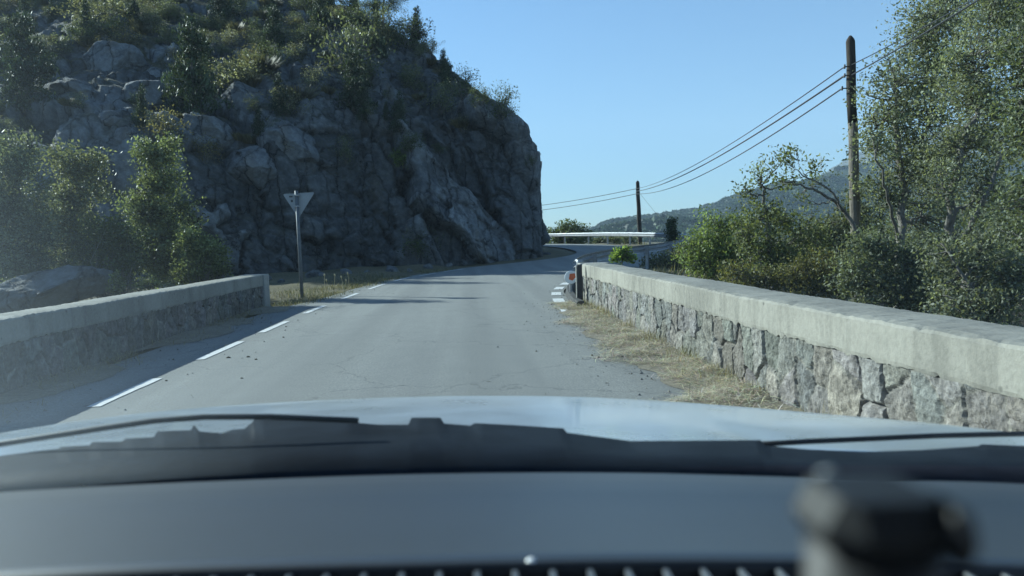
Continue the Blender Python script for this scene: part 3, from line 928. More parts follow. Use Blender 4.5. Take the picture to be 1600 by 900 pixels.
# ------------------------------------------------------------------ yield sign seen from behind
sb = gnd(472, 462)
sg_y = sb.y
yaw_s = 0.05
sg = thing('road_sign', 'back of an inverted triangular road sign on a grey post', 'road sign', (sb.x, sg_y, 0))
ptop = at(463, 298, sg_y); hl = ptop.z
lean = ptop.x - sb.x
MB().tube([(0, 0, -0.4), (lean * .5, 0, hl * .5), (lean, 0, hl)], 0.043, 10).build('post', M['signpost'], sg, True)
tl, tr_, tb_ = at(441, 303, sg_y), at(491, 300, sg_y), at(466, 341, sg_y)
def rel(v, dy): return (v.x - sb.x, dy, v.z)
tri = []
for a_, b_, c_ in ((tl, tr_, tb_), (tr_, tb_, tl), (tb_, tl, tr_)):
    for t_ in np.linspace(0, 1, 4):
        u = b_.lerp(a_, 0) ; 
        pA = a_ + (c_ - a_) * 0.07; pB = a_ + (b_ - a_) * 0.07
        m1 = pA.lerp(a_, 0.55).lerp(a_.lerp(pB, 0.45), t_)
        m1 = pA * (1 - t_) ** 2 + a_ * 2 * t_ * (1 - t_) + pB * t_ ** 2
        tri.append(m1)
kk = len(tri)
V = [rel(v, 0.065) for v in tri] + [rel(v, 0.047) for v in tri]
cxx = sum(v[0] for v in V[:kk]) / kk; czz = sum(v[2] for v in V[:kk]) / kk
F = [tuple(range(kk)), tuple(range(2 * kk - 1, kk - 1, -1))] + [(k, (k + 1) % kk, kk + (k + 1) % kk, kk + k) for k in range(kk)]
mk('sign_plate', V, F, M['signback'], sg)
s1 = at(454, 307, sg_y); s2 = at(455.5, 314, sg_y)
MB().box((s1.x - sb.x - .045, .040, s1.z - .022), (s1.x - sb.x + .04, .0455, s1.z + .02)).build('sticker', M['sticker'], sg)
MB().box((s2.x - sb.x - .028, .040, s2.z - .03), (s2.x - sb.x + .026, .0455, s2.z + .03)).build('sticker', M['sticker'], sg)
for hz in (hl - 0.12, hl - 0.4):
    MB().box((lean - 0.075, -0.052, hz - 0.018), (lean + 0.075, 0.0445, hz + 0.018), 0.004).build('clamp', M['galvpost'], sg)

# ------------------------------------------------------------------ utility poles and cables
NP = at(1328, 52, 20.0); NPb = at(1338, 392, 20.0)
FP = at(996, 282, 62.0); FPb = at(1000.5, 385, 62.0)
def pole(label, top, bot, r0, r1, gz, split):
    root = thing('utility_pole', label, 'utility pole', (bot.x, bot.y, gz))
    n = 16; b = Vector((bot.x, bot.y, bot.z)); dirv = (top - b).normalized()
    foot = b + dirv * ((gz - 0.4 - b.z) / dirv.z)
    L_ = (top - foot)
    pts = []; rad = []
    for k in range(n + 1):
        t_ = k / n
        pts.append(foot + L_ * t_ * 0.975 - Vector((bot.x, bot.y, gz)) + Vector((.012 * math.sin(k * 1.3), .012 * math.cos(k * 1.9), 0)))
        rad.append((r0 * (1 - t_) + r1 * t_) * random.uniform(.97, 1.03))
    ks = int(n * split)
    MB().tube(pts[:ks + 1], rad[:ks + 1], 14).build('lower_shaft', M['polewood'], root, True)
    up_ = pts[ks:] + [pts[-1] + dirv * 0.07, pts[-1] + dirv * 0.16]
    ru = [r_ * 1.004 for r_ in rad[ks:]] + [rad[-1] * .8, rad[-1] * .25]
    MB().tube(up_, ru, 14).build('upper_shaft', M['tarwood'], root, True)
    return root, dirv
pn, dn = pole('near tall wooden pole with pointed top beside the willow trees', NP, NPb, 0.155, 0.115, -1.9, 0.80)
pf, df = pole('far thin wooden pole behind the guardrail bend', FP, FPb, 0.20, 0.15, -0.6, 0.02)
def on_pole(px, py, Y): return at(px, py, Y)
brk = []
for (px, py) in ((1320, 104), (1320, 118), (1316, 138)):
    v = at(px, py, 19.86); brk.append(v)
    l = MB()
    pc = at(1330.5, py, 20.0)
    l.tube([pc - pn.location, v - pn.location], 0.016, 6)
    l.tube([v - pn.location + Vector((-.02, -.02, -.05)), v - pn.location + Vector((0, 0, 0.05))], [0.03, 0.022], 8)
    l.build('bracket', M['cable'], pn)
fb = [at(993.5, 295, 61.9), at(994, 299, 61.9), at(994, 303, 61.9)]
for v in fb:
    MB().tube([at(996.5, 299, 62) - pf.location, v - pf.location], 0.03, 6).build('bracket', M['cable'], pf)
def cable(label, pts, sag, r_, group=None):
    m_ = MB()
    P = []
    for a, b in zip(pts[:-1], pts[1:]):
        for k in range(24):
            t_ = k / 24
            v = a.lerp(b, t_); P.append(v - Vector((0, 0, sag * 4 * t_ * (1 - t_))))
    P.append(pts[-1])
    m_.tube(P, r_, 6)
    return tag(m_.build('cable', M['cable']), label, 'cable', group)
nxt = [at(2250, -560, 7.5), at(2250, -600, 7.5), at(2250, -500, 7.5)]
cable('topmost black cable from the near pole to the far pole', [brk[0], fb[0]], 0.55, 0.016)
cable('thick middle black cable from the near pole to the far pole', [brk[1], fb[1]], 0.55, 0.026)
cable('lowest black cable from the near pole to the far pole', [brk[2], fb[2]], 0.75, 0.020)
cable('black cable rising from the near pole over the willow, upper of two', [at(1331, 101, 19.8), at(1530, -6, 12.6), at(2250, -390, 6.0)], 0.03, 0.012)
cable('thicker black cable rising from the near pole into the willow crown, lower of two', [at(1331, 117, 19.8), at(1525, 2, 12.4), at(2250, -430, 6.0)], 0.03, 0.016)
cable('upper wire running from the far pole to behind the rock', [fb[0], at(700, 330, 85)], 0.5, 0.022)
cable('lower wire running from the far pole to behind the rock', [fb[2], at(700, 337, 85)], 0.5, 0.022)
cable('thin stay wire slanting down right from the far pole', [at(998, 300, 62), at(1040, 352, 62)], 0.0, 0.009)

# lattice pylon on the far ridge
yb = 1500
p0 = at(1283, 300, yb); p1 = at(1283.5, 244, yb)
py_ = thing('power_pylon', 'tiny lattice power pylon on the far ridge left of the near pole', 'pylon', (p0.x, p0.y, p0.z))
hh = p1.z - p0.z
m_ = MB()
for sx in (-1, 1):
    for sy in (-1, 1):
        m_.tube([(sx * 4, sy * 4, 0), (sx * 1.2, sy * 1.2, hh * .6), (sx * .3, sy * .3, hh)], 0.28, 4)
for k in range(7):
    a_ = k / 7; w0 = 4 - 3.7 * a_; w1 = 4 - 3.7 * (a_ + 1 / 7)
    m_.tube([(-w0, -w0, hh * a_), (w1, -w1, hh * (a_ + 1 / 7))], 0.18, 4); m_.tube([(w0, -w0, hh * a_), (-w1, -w1, hh * (a_ + 1 / 7))], 0.18, 4)
m_.build('tower', M['galvpost'], py_)
for k, wv in ((.68, 7), (.80, 8.5), (.92, 6)):
    MB().tube([(-wv, 0, hh * k), (0, 0, hh * k + 1), (wv, 0, hh * k)], 0.3, 4).build('cross_arm', M['galvpost'], py_)

# ------------------------------------------------------------------ vegetation
class Veg:
    """gathers twigs and leaves for one plant"""
    def __init__(s, seed): s.w = MB(); s.C = []; s.K = []; s.S = []; s.O = []; s.r = np.random.default_rng(seed); s.nodes = []
    def branch(s, pts, r0, r1, n=6, wob=0.0):
        pts = [Vector(p) for p in pts]
        P = catmull([tuple(p) for p in pts], 6) if len(pts) > 2 else np.array([tuple(pts[0].lerp(pts[-1], t)) for t in np.linspace(0, 1, 5)])
        L = np.linalg.norm(P[-1] - P[0])
        if wob:
            P[1:-1] += s.r.normal(0, wob * L, (len(P) - 2, 3))
        k = len(P)
        s.w.tube(P, [r0 + (r1 - r0) * (i / (k - 1)) ** 0.8 for i in range(k)], n)
        for i, p in enumerate(P): s.nodes.append((p, r0 + (r1 - r0) * i / (k - 1)))
    def blob(s, c, rad, nclump, rc, nleaf, col, var=0.25, tint=(0.22, 0.24, 0.13), size=0.06, hollow=2.2, twig=0.008, maxr=0.05, tone=0.36, updir=0.2):
        c = np.array(c, float); rad = np.array(rad, float)
        u = s.r.normal(size=(nclump, 3)); u /= np.linalg.norm(u, axis=1)[:, None]
        rr = s.r.uniform(0.03, 1, nclump) ** (1 / hollow)
        # uneven outline: push some directions in and out
        rr *= 1 + 0.42 * vnoise(u * 2.1 + c * 0.7, 3)
        cc = c + u * rr[:, None] * rad
        NP_ = np.array([n_[0] for n_ in s.nodes]) if s.nodes else np.zeros((0, 3))
        NRd = np.array([n_[1] for n_ in s.nodes]) if s.nodes else np.zeros(0)
        for i in range(nclump):
            if len(NP_) and twig:
                dd = np.linalg.norm(NP_ - cc[i], axis=1) + 0.6 * np.maximum(0, NP_[:, 2] - cc[i, 2])
                j = int(np.argmin(dd)); a = NP_[j]
                m_ = (a + cc[i]) / 2 + s.r.normal(0, 0.09, 3) * np.linalg.norm(cc[i] - a) + np.array([0, 0, -0.06 * np.linalg.norm(cc[i] - a)])
                s.w.tube([a, m_, cc[i]], [min(twig * 1.8, max(NRd[j], twig)), twig * 1.1, twig * .5], 4, cap=False)
            n = max(3, int(nleaf * s.r.uniform(0.5, 1.5)))
            g = np.clip(s.r.normal(size=(n, 3)), -1.5, 1.5) * np.array([1, 1, .8]) * rc * 0.5 * s.r.uniform(.7, 1.3)
            s.C.append(cc[i] + g)
            b = np.array(col) * (1 + tone * s.r.normal())
            s.K.append(leaf_cols(n, np.clip(b, .01, .6), var, tint, s.r))
            s.S.append(size * s.r.uniform(0.6, 1.4, n))
            o = np.tile(u[i] * 0.5 + np.array([0, 0, updir]), (n, 1)); s.O.append(o)
    def finish(s, root, leaf='foliage', wood_='stem', lmat=None, wmat=None, aspect=0.5):
        loc = np.array(root.location)
        if s.w.V:
            mk(wood_, np.array([tuple(v) for v in s.w.V]) - loc, s.w.F, wmat or M['bark'], root, smooth=True)
        C = np.vstack(s.C) - loc; K = np.vstack(s.K); S = np.concatenate(s.S); O = np.vstack(s.O)
        V = leaf_quads(C, S, O, aspect, rnd=s.r)
        mk(leaf, V.reshape(-1, 3), np.arange(len(C) * 4).reshape(-1, 4), lmat or M['leaf'], root, np.repeat(K, 4, 0))

def pxr(px, Y):                                              # picture size -> metres at distance Y
    return px / F_PX * Y

LEAFY = 1.9
WILLOW = (0.150, 0.170, 0.115); WTINT = (0.32, 0.33, 0.24)
def plant(name, label, cat, seed, basepx, Y, trunk, blobs, leaf=0.06, col=WILLOW, tint=WTINT, dens=1.0, rc=0.34, group=None, rt=(0.08, 0.03), limbs=(), gz=None, crown='crown', stem='trunk', hollow=2.2, aspect=0.5, var=.25, per=52, twig=.008):
    """trunk and limbs: lists of (px, py, dY); blobs: (px, py, rx, ry, dY)"""
    b = at(*basepx, Y)
    if gz is None: gz = float(ground_z([(b.x, b.y)])[0])
    root = thing(name, label, cat, (b.x, b.y, gz), 0, group)
    v = Veg(seed)
    tp_ = [at(px, py, Y + dy) for px, py, dy in trunk]
    if tp_:
        v.branch([Vector((tp_[0].x, tp_[0].y, gz - 0.15))] + tp_, rt[0], rt[1], 8, 0.006)
    for L in limbs:
        v.branch([at(px, py, Y + dy) for px, py, dy in L[:-1]], L[-1][0], L[-1][1], 6, 0.012)
    if not tp_:
        v.nodes.append((np.array((b.x, b.y, gz)), .02))
    for bl in blobs:
        px, py, rx, ry, dy = bl[:5]; dm = bl[5] if len(bl) > 5 else 1.0
        c = at(px, py, Y + dy)
        R_ = (pxr(rx, Y + dy), 0.75 * pxr((rx + ry) / 2, Y + dy), pxr(ry, Y + dy))
        if v.nodes and tp_ :
            NP_ = np.array([n_[0] for n_ in v.nodes]); dd = np.linalg.norm(NP_ - np.array(c), axis=1) + .7 * np.maximum(0, NP_[:, 2] - c.z + R_[2] * .5)
            a = NP_[int(np.argmin(dd))]
            ar = v.nodes[int(np.argmin(dd))][1]
            if np.linalg.norm(a - np.array(c)) > 0.3:
                v.branch([Vector(a), (Vector(a) + c) / 2 + Vector((0, 0, -.05)), c + Vector((0, 0, R_[2] * .4))], min(ar * .7, 0.05), 0.012, 5, 0.02)
        area = 4 * math.pi * ((R_[0] * R_[1] + R_[1] * R_[2] + R_[0] * R_[2]) / 3)
        ncl = int(max(6, LEAFY * dens * dm * area / (rc * rc * 1.35)))
        v.blob(c, R_, ncl, rc, per, col, var, tint, leaf, hollow, twig)
    v.finish(root, crown, stem, aspect=aspect)
    return root

# --- right bank: willows and shrubs behind the parapet
plant('willow_tree', 'tall multi-stemmed grey-green willow just right of the near pole', 'tree', 101, (1408, 500), 19.0,
      [(1408, 470, 0), (1406, 390, 0), (1410, 300, .1), (1402, 200, .2), (1395, 110, .3)],
      [(1447, 62, 58, 85, .5), (1490, 20, 60, 70, 1.2), (1398, 150, 54, 66, 0), (1440, 160, 75, 75, .6), (1370, 215, 34, 45, -.3), (1430, 250, 62, 62, .2), (1378, 300, 42, 50, .4, .8), (1455, 330, 58, 60, .6), (1500, -40, 70, 60, 1.5)],
      limbs=[[(1406, 380, 0), (1385, 300, -.7), (1368, 240, -.9), (0.05, 0.02)], [(1408, 330, 0), (1440, 240, .4), (1455, 150, .6), (1450, 40, .8), (0.06, 0.02)]], rt=(0.16, 0.05), dens=0.85, rc=0.44, leaf=0.088, twig=.012)
plant('willow_tree', 'broad leaning willow with forked dark trunk near the right edge', 'tree', 102, (1512, 505), 15.0,
      [(1512, 470, 0), (1500, 400, 0), (1488, 330, -.1), (1500, 250, -.2), (1530, 160, 0)],
      [(1520, 120, 75, 80, .4), (1555, 40, 65, 80, .8), (1500, 230, 70, 65, 0), (1560, 200, 60, 70, .5), (1470, 290, 45, 45, -.3, .8), (1540, 300, 60, 55, .1), (1590, -10, 60, 70, 1)],
      limbs=[[(1498, 390, 0), (1535, 320, -.7), (1565, 240, -.8), (0.07, 0.03)], [(1510, 455, 0), (1550, 410, -.3), (1600, 380, -.5), (0.06, 0.02)]], rt=(0.15, 0.05), dens=0.8, rc=0.34, leaf=0.07)
plant('willow_tree', 'dark green willow crown cut by the right edge of the photo', 'tree', 103, (1640, 520), 11.5,
      [(1640, 470, 0), (1630, 330, 0), (1610, 200, 0), (1600, 90, .2)],
      [(1600, 110, 55, 70, 0), (1640, 30, 80, 80, .4), (1590, 210, 50, 60, -.2), (1650, 180, 80, 80, .3), (1600, 310, 55, 55, -.2), (1660, 300, 70, 80, 0), (1600, 390, 50, 50, -.4)],
      rt=(0.13, 0.05), col=(0.09, 0.11, 0.058), dens=1.0, rc=0.34, leaf=0.065)
plant('shrub', 'pale-leaved spreading shrub below the leaning willow, right end of the wall', 'shrub', 104, (1560, 545), 9.5,
      [(1545, 500, 0), (1520, 450, 0)], [(1530, 400, 60, 42, .2), (1585, 430, 50, 45, 0), (1480, 420, 42, 40, .4), (1560, 480, 60, 34, -.2), (1495, 480, 50, 30, 0)],
      limbs=[[(1540, 490, 0), (1500, 420, 0), (1470, 380, .2), (0.03, 0.012)], [(1548, 490, 0), (1590, 430, 0), (1625, 400, .1), (0.03, 0.012)], [(1545, 495, 0), (1575, 470, -.3), (1620, 455, -.3), (.025, .01)]],
      col=(0.135, 0.15, 0.10), rc=0.26, leaf=0.055, rt=(0.05, 0.03), dens=.9, crown='foliage', stem='stem')
plant('shrub', 'dense silvery shrub around the foot of the tall willow', 'shrub', 105, (1400, 500), 12.0,
      [(1390, 470, 0)], [(1370, 400, 50, 45, 0), (1420, 420, 50, 45, -.3), (1340, 430, 45, 40, 0), (1400, 460, 62, 32, -.4), (1455, 455, 50, 42, -.3), (1450, 400, 40, 40, .3)],
      rc=0.28, leaf=0.058, rt=(0.05, 0.03), dens=1.0, crown='foliage', stem='stem', col=(0.12, 0.14, 0.088))
plant('poplar_sapling', 'sparse airy tree with gaps of sky, left of the near pole', 'tree', 106, (1207, 460), 18.0,
      [(1207, 435, 0), (1203, 390, 0), (1196, 330, 0), (1190, 280, .1)],
      [(1180, 275, 26, 26, 0, .6), (1165, 300, 14, 14, 0, .5), (1212, 255, 22, 20, 0, .5), (1232, 245, 20, 24, .1, .5), (1240, 285, 14, 12, .1, .4), (1195, 330, 36, 28, 0, 1.0), (1175, 370, 40, 32, 0, 1.5), (1230, 350, 42, 32, .3, 1.2), (1215, 400, 58, 34, 0, 1.5), (1270, 370, 36, 32, .5, 1.1), (1275, 262, 8, 8, 0, .4)],
      limbs=[[(1207, 425, 0), (1180, 390, 0), (1160, 365, 0), (0.03, 0.012)], [(1206, 420, 0), (1235, 380, .2), (1262, 350, .4), (0.03, 0.012)], [(1190, 290, .1), (1215, 260, .1), (1235, 235, .1), (0.018, 0.008)]],
      rt=(0.085, 0.03), dens=0.95, rc=0.34, leaf=0.085, col=(0.125, 0.148, 0.07), tint=(0.26, 0.27, 0.12), hollow=1.6, per=22)
# the bare arching branch with a leafy tip
t_ = thing('leaning_tree', 'dark bare branch arching left from the near pole with few leaves', 'tree', tuple(gnd(1342, 470, -1.7)), 0)
b = at(1345, 430, 16.5); t_.location = (b.x, b.y, -1.9)
v = Veg(107)
v.branch([Vector((b.x, b.y, -2.0)), at(1347, 420, 16.5), at(1332, 352, 16.5), at(1300, 312, 16.6), at(1262, 293, 16.7), at(1222, 283, 16.8)], 0.075, 0.016, 7, 0.004)
v.branch([at(1318, 330, 16.5), at(1298, 298, 16.4), at(1262, 278, 16.5), at(1240, 262, 16.6)], 0.032, 0.008, 6, 0.01)
v.branch([at(1300, 313, 16.6), at(1280, 318, 16.3), at(1250, 308, 16.1)], 0.018, 0.006, 5, 0.02)
v.branch([at(1262, 278, 16.5), at(1250, 262, 16.6), at(1246, 250, 16.6)], 0.01, 0.005, 5, 0.02)
for px, py, rx, ry, n_ in ((1236, 246, 20, 20, 14), (1222, 283, 16, 8, 6), (1275, 282, 14, 9, 5), (1252, 308, 12, 8, 4), (1340, 360, 20, 26, 12)):
    c = at(px, py, 16.7); v.blob(c, (pxr(rx, 16.7), pxr(rx, 16.7) * .8, pxr(ry, 16.7)), n_, 0.2, 12, (0.12, 0.145, 0.055), size=0.08, twig=.006)
v.finish(t_, 'crown', 'trunk')
plant('shrub', 'round bright green bush at the left end of the bank shrubs', 'shrub', 108, (1115, 440), 24.0, [(1115, 410, 0)],
      [(1120, 370, 42, 34, 0), (1090, 395, 32, 28, 0), (1145, 395, 40, 32, -.3), (1110, 415, 50, 22, -.5), (1150, 355, 26, 22, .4)], rc=0.42, leaf=0.10, col=(0.125, 0.165, 0.06), tint=(0.26, 0.3, 0.12), rt=(0.06, 0.03), crown='foliage', stem='stem', twig=.012)
plant('shrub', 'low olive bush with yellowing leaves under the sparse tree', 'shrub', 109, (1260, 470), 15.5, [(1260, 445, 0)],
      [(1250, 430, 50, 26, 0), (1200, 440, 42, 20, .3), (1300, 420, 44, 36, 0), (1290, 455, 50, 18, -.3), (1160, 430, 40, 22, .6)], rc=0.28, leaf=0.06, col=(0.105, 0.108, 0.045), tint=(0.22, 0.18, 0.08), rt=(0.04, 0.02), crown='foliage', stem='stem', dens=.9)
plant('shrub', 'hazy olive shrub standing behind the near pole', 'shrub', 110, (1310, 440), 26.0, [(1310, 400, 0)],
      [(1300, 360, 40, 32, 0), (1345, 340, 40, 40, 0), (1270, 390, 44, 30, 0), (1330, 400, 50, 36, 0), (1380, 380, 50, 50, 1)], rc=0.5, leaf=0.11, col=(0.095, 0.105, 0.05), rt=(0.07, 0.03), crown='foliage', stem='stem', twig=.012)
plant('leafy_plant', 'small fresh green plant peeping over the far end of the right parapet', 'plant', 111, (972, 420), 16.2, [(972, 405, 0)],
      [(972, 396, 15, 12, 0), (962, 402, 8, 7, 0), (984, 403, 9, 7, 0)], rc=0.1, leaf=0.075, col=(0.17, 0.24, 0.07), tint=(.3, .38, .12), rt=(0.02, 0.01), crown='foliage', stem='stem', per=10, gz=-0.1)
plant('conifer', 'small thin dark conifer rising behind the grassy bank', 'tree', 112, (1051, 400), 42.0, [(1051, 370, 0), (1050, 345, 0)],
      [(1051, 378, 9, 10, 0), (1050, 362, 7, 10, 0), (1050, 348, 4, 8, 0)], rc=0.3, leaf=0.13, col=(0.05, 0.07, 0.04), tint=(.08, .1, .05), rt=(0.06, 0.02), twig=.015)
plant('shrub', 'grey-green low scrub on the bank between guardrail and bright bush', 'shrub', 113, (1055, 420), 30.0, [],
      [(1040, 408, 30, 10, 0), (1075, 405, 24, 14, -1), (1020, 412, 20, 7, 0)], rc=0.4, leaf=0.11, col=(0.10, 0.105, 0.06), crown='foliage', stem='stem')
plant('bush', 'rounded olive tree-like bush behind the far guardrail, next to the rock', 'bush', 114, (890, 385), 78.0, [(890, 375, 0)],
      [(893, 360, 24, 13, 0), (870, 366, 18, 11, 0), (912, 366, 14, 9, 0), (888, 374, 36, 10, -1)], rc=0.8, leaf=0.24, col=(0.085, 0.11, 0.055), tint=(.16, .18, .09), rt=(0.14, 0.05), crown='foliage', stem='stem', twig=.02, gz=0.3)
plant('bush', 'small bush line just left of the far pole behind the guardrail', 'bush', 115, (950, 385), 80.0, [],
      [(940, 378, 16, 5, 0), (965, 377, 16, 6, 0), (985, 378, 12, 5, 0)], rc=0.6, leaf=0.22, col=(0.10, 0.11, 0.055), crown='foliage', stem='stem', gz=0.3)
# --- a wall of scrub along the far side of the gully to the right
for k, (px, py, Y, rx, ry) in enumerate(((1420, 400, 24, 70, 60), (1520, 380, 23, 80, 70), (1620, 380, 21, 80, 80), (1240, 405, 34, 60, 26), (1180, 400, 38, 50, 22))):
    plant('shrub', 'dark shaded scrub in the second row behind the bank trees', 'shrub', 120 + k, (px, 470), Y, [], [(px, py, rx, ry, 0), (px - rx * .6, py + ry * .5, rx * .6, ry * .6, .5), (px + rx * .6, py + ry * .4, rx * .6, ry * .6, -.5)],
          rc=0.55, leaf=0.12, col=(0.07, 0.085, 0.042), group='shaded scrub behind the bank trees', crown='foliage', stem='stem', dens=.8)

# --- left gully behind the shaded parapet
GL = (0.125, 0.145, 0.095)
plant('shrub', 'tall hazy grey-green shrub at the left edge behind the parapet', 'shrub', 201, (30, 470), 19.5, [(30, 440, 0), (28, 330, 0), (25, 260, 0)],
      [(25, 260, 36, 42, 0), (15, 320, 50, 40, 0), (50, 350, 40, 40, 0), (15, 400, 50, 50, -.3), (60, 410, 40, 40, 0), (-40, 300, 60, 80, 0), (45, 232, 10, 22, 0), (8, 225, 9, 20, 0), (66, 300, 12, 26, -.3), (70, 372, 16, 14, -.4)], rc=.34, leaf=.085, col=GL, rt=(.06, .02), hollow=1.5, crown='foliage', stem='stem')
plant('shrub', 'upright olive shrub with rounded top, second from the left behind the parapet', 'shrub', 202, (118, 470), 20.5, [(118, 430, 0), (118, 330, 0), (120, 270, 0)],
      [(120, 265, 40, 32, 0), (115, 310, 34, 30, 0), (100, 355, 34, 40, 0), (135, 380, 34, 40, 0), (105, 420, 46, 36, 0), (148, 250, 14, 14, 0), (92, 246, 10, 16, 0), (158, 300, 8, 14, 0), (74, 330, 10, 18, -.2)], rc=.33, leaf=.085, col=(0.14, 0.155, 0.095), tint=(.31, .31, .2), rt=(.05, .02), hollow=1.5, crown='foliage', stem='stem')
plant('shrub', 'tallest bright leafy shrub in the middle of the gully thicket', 'shrub', 203, (240, 470), 21.5, [(240, 430, 0), (238, 330, 0), (245, 250, 0)],
      [(242, 248, 30, 28, 0), (252, 290, 36, 34, 0), (232, 335, 36, 34, 0), (262, 370, 40, 36, 0), (215, 390, 38, 40, 0), (270, 415, 46, 34, 0), (222, 226, 10, 16, 0), (264, 232, 10, 14, 0), (288, 318, 14, 12, -.3), (300, 345, 12, 12, -.4), (205, 320, 10, 16, 0)], rc=.33, leaf=.085, col=(0.135, 0.162, 0.09), tint=(.28, .31, .17), rt=(.05, .02), hollow=1.5, crown='foliage', stem='stem')
plant('shrub', 'dark dense low bush between the two tall gully shrubs', 'shrub', 204, (180, 470), 19.5, [],
      [(170, 375, 40, 38, 0), (195, 405, 40, 36, 0), (150, 415, 36, 32, 0)], rc=.3, leaf=.075, col=(0.055, 0.075, 0.035), tint=(.16, .18, .08), crown='foliage', stem='stem')
plant('shrub', 'small rounded shrub at the right end of the gully thicket', 'shrub', 205, (320, 450), 20.0, [],
      [(325, 395, 28, 28, 0), (300, 380, 22, 22, 0), (345, 415, 14, 18, 0), (310, 425, 34, 14, 0)], rc=.26, leaf=.075, col=(0.125, 0.15, 0.08), tint=(.28, .3, .16), crown='foliage', stem='stem')
plant('leafy_plant', 'small upright weed poking over the left parapet, left one of two', 'plant', 206, (180, 470), 17.4, [(180, 445, 0)], [(181, 444, 10, 18, 0)], rc=.12, leaf=.06, col=(.13, .15, .07), rt=(.012, .006), crown='foliage', stem='stem', per=14, gz=-1.2)
plant('leafy_plant', 'wide low weed peeping over the left parapet, right one of two', 'plant', 207, (226, 470), 17.6, [(226, 450, 0)], [(222, 447, 14, 10, 0), (240, 442, 10, 10, 0)], rc=.12, leaf=.06, col=(.12, .14, .06), rt=(.012, .006), crown='foliage', stem='stem', per=14, gz=-1.2)

# --- scrub, junipers and boulders on the hillside: a few master plants, copied with their parts
def master_scrub(seed, col, tint, ncl=34, size=0.06, up=0.4, wide=0.62):
    root = thing('scrub_bush', 'low scrub bush growing on the rocky slope', 'shrub')
    v = Veg(seed)
    for k in range(6):
        a = v.r.uniform(0, 6.28); t_ = v.r.uniform(.15, .45)
        v.branch([(0, 0, -.1), (math.cos(a) * t_ * .5, math.sin(a) * t_ * .5, .3), (math.cos(a) * t_, math.sin(a) * t_, v.r.uniform(.45, .8))], .022, .006, 5)
    v.blob((0, 0, .52), (wide, wide, .48), ncl, .24, 26, col, .28, tint, size, 2.0, .006, updir=up)
    v.blob((v.r.uniform(-.3, .3), 0, .25), (wide * .9, wide * .9, .28), ncl // 2, .22, 22, col, .28, tint, size, 2.0, .006, updir=up)
    v.finish(root, 'foliage', 'stem')
    return root
def master_juniper(seed, col, tint, wide=.30, size=.05):
    root = thing('juniper', 'conical juniper growing on the rocky slope', 'tree')
    v = Veg(seed)
    v.branch([(0, 0, -.06), (.02, 0, .4), (0, .01, .95)], .035, .006, 6)
    for k in range(11):
        z_ = .06 + .082 * k
        w_ = wide * (1 - (k / 11.5)) ** .75 * v.r.uniform(.75, 1.2)
        v.blob((v.r.normal(0, .03), v.r.normal(0, .03), z_), (w_, w_, .085), max(6, int(26 * w_ / wide)), .10, 26, col, .25, tint, size, 2.4, .004, updir=1.1)
    v.blob((0, 0, .97), (.02, .02, .05), 4, .05, 12, col, .25, tint, size * .8, 2, 0, updir=1.4)
    v.finish(root, 'crown', 'trunk', M['needle'], aspect=.32)
    return root
def master_grass(seed):
    root = thing('grass_tussock', 'pale dry grass tussock on the rocky slope', 'grass')
    r = np.random.default_rng(seed); n = 420
    a = r.uniform(0, 6.28, n); t_ = r.uniform(0, .35, n); h = r.uniform(.45, 1.05, n); ln = r.uniform(.1, .6, n)
    b_ = np.stack([np.cos(a) * t_, np.sin(a) * t_, np.full(n, -.05)], 1); d = np.stack([np.cos(a) * ln, np.sin(a) * ln, h], 1)
    s_ = np.stack([-np.sin(a), np.cos(a), 0 * a], 1) * .018
    V = np.stack([b_ - s_, b_ + s_, b_ + d * np.array([.55, .55, .7]) + s_ * .7, b_ + d], 1)
    c = np.array([.15, .135, .08])[None] * r.uniform(.6, 1.3, (n, 1))
    mk('blades', V.reshape(-1, 3), np.arange(n * 4).reshape(-1, 4), M['straw'], root, np.repeat(c, 4, 0))
    return root
SCR = [master_scrub(301, (.105, .122, .076), (.24, .25, .17), 46), master_scrub(302, (.17, .172, .115), (.3, .29, .2), 40), master_scrub(303, (.075, .095, .05), (.17, .19, .1), 50), master_scrub(304, (.165, .15, .085), (.26, .21, .1), 30)]
JUN = [master_juniper(311, (.050, .070, .042), (.10, .13, .06)), master_juniper(312, (.038, .055, .035), (.08, .1, .05), .34), master_juniper(313, (.12, .17, .06), (.22, .28, .1), .36)]
GRS = [master_grass(321), master_grass(322)]
_used = set()
def copy_tree(o, parent=None):
    c = o.copy(); COL.objects.link(c); c.parent = parent
    for ch in list(o.children): copy_tree(ch, c)
    return c
def put(kind, px, py, hpx, wpx, label, cat, name=None, group=None, loc=None, sink=0.06, dy=0):
    """stand a copy of a master plant on the hillside where the pixel ray meets it"""
    if loc is None:
        loc, _n = on_cliff(px, py)
        if loc is None: return None
    if kind.name not in _used:
        _used.add(kind.name); o = kind
    else:
        o = copy_tree(kind)
    D = loc.y
    h = pxr(hpx, D); w_ = pxr(wpx, D)
    base_w = {'s': 1.35, 'j': .62, 'g': .9}[kind.name[0] if kind.name[0] in 'sjg' else 's']
    o.location = loc - Vector((0, 0, sink * h)); o.rotation_euler = (random.uniform(-.08, .08), random.uniform(-.08, .08), random.uniform(0, 6.28))
    o.scale = (w_ / base_w, w_ / base_w, h)
    for k in ('label', 'category', 'group'):
        if k in o: del o[k]
    tag(o, label, cat, group)
    return o

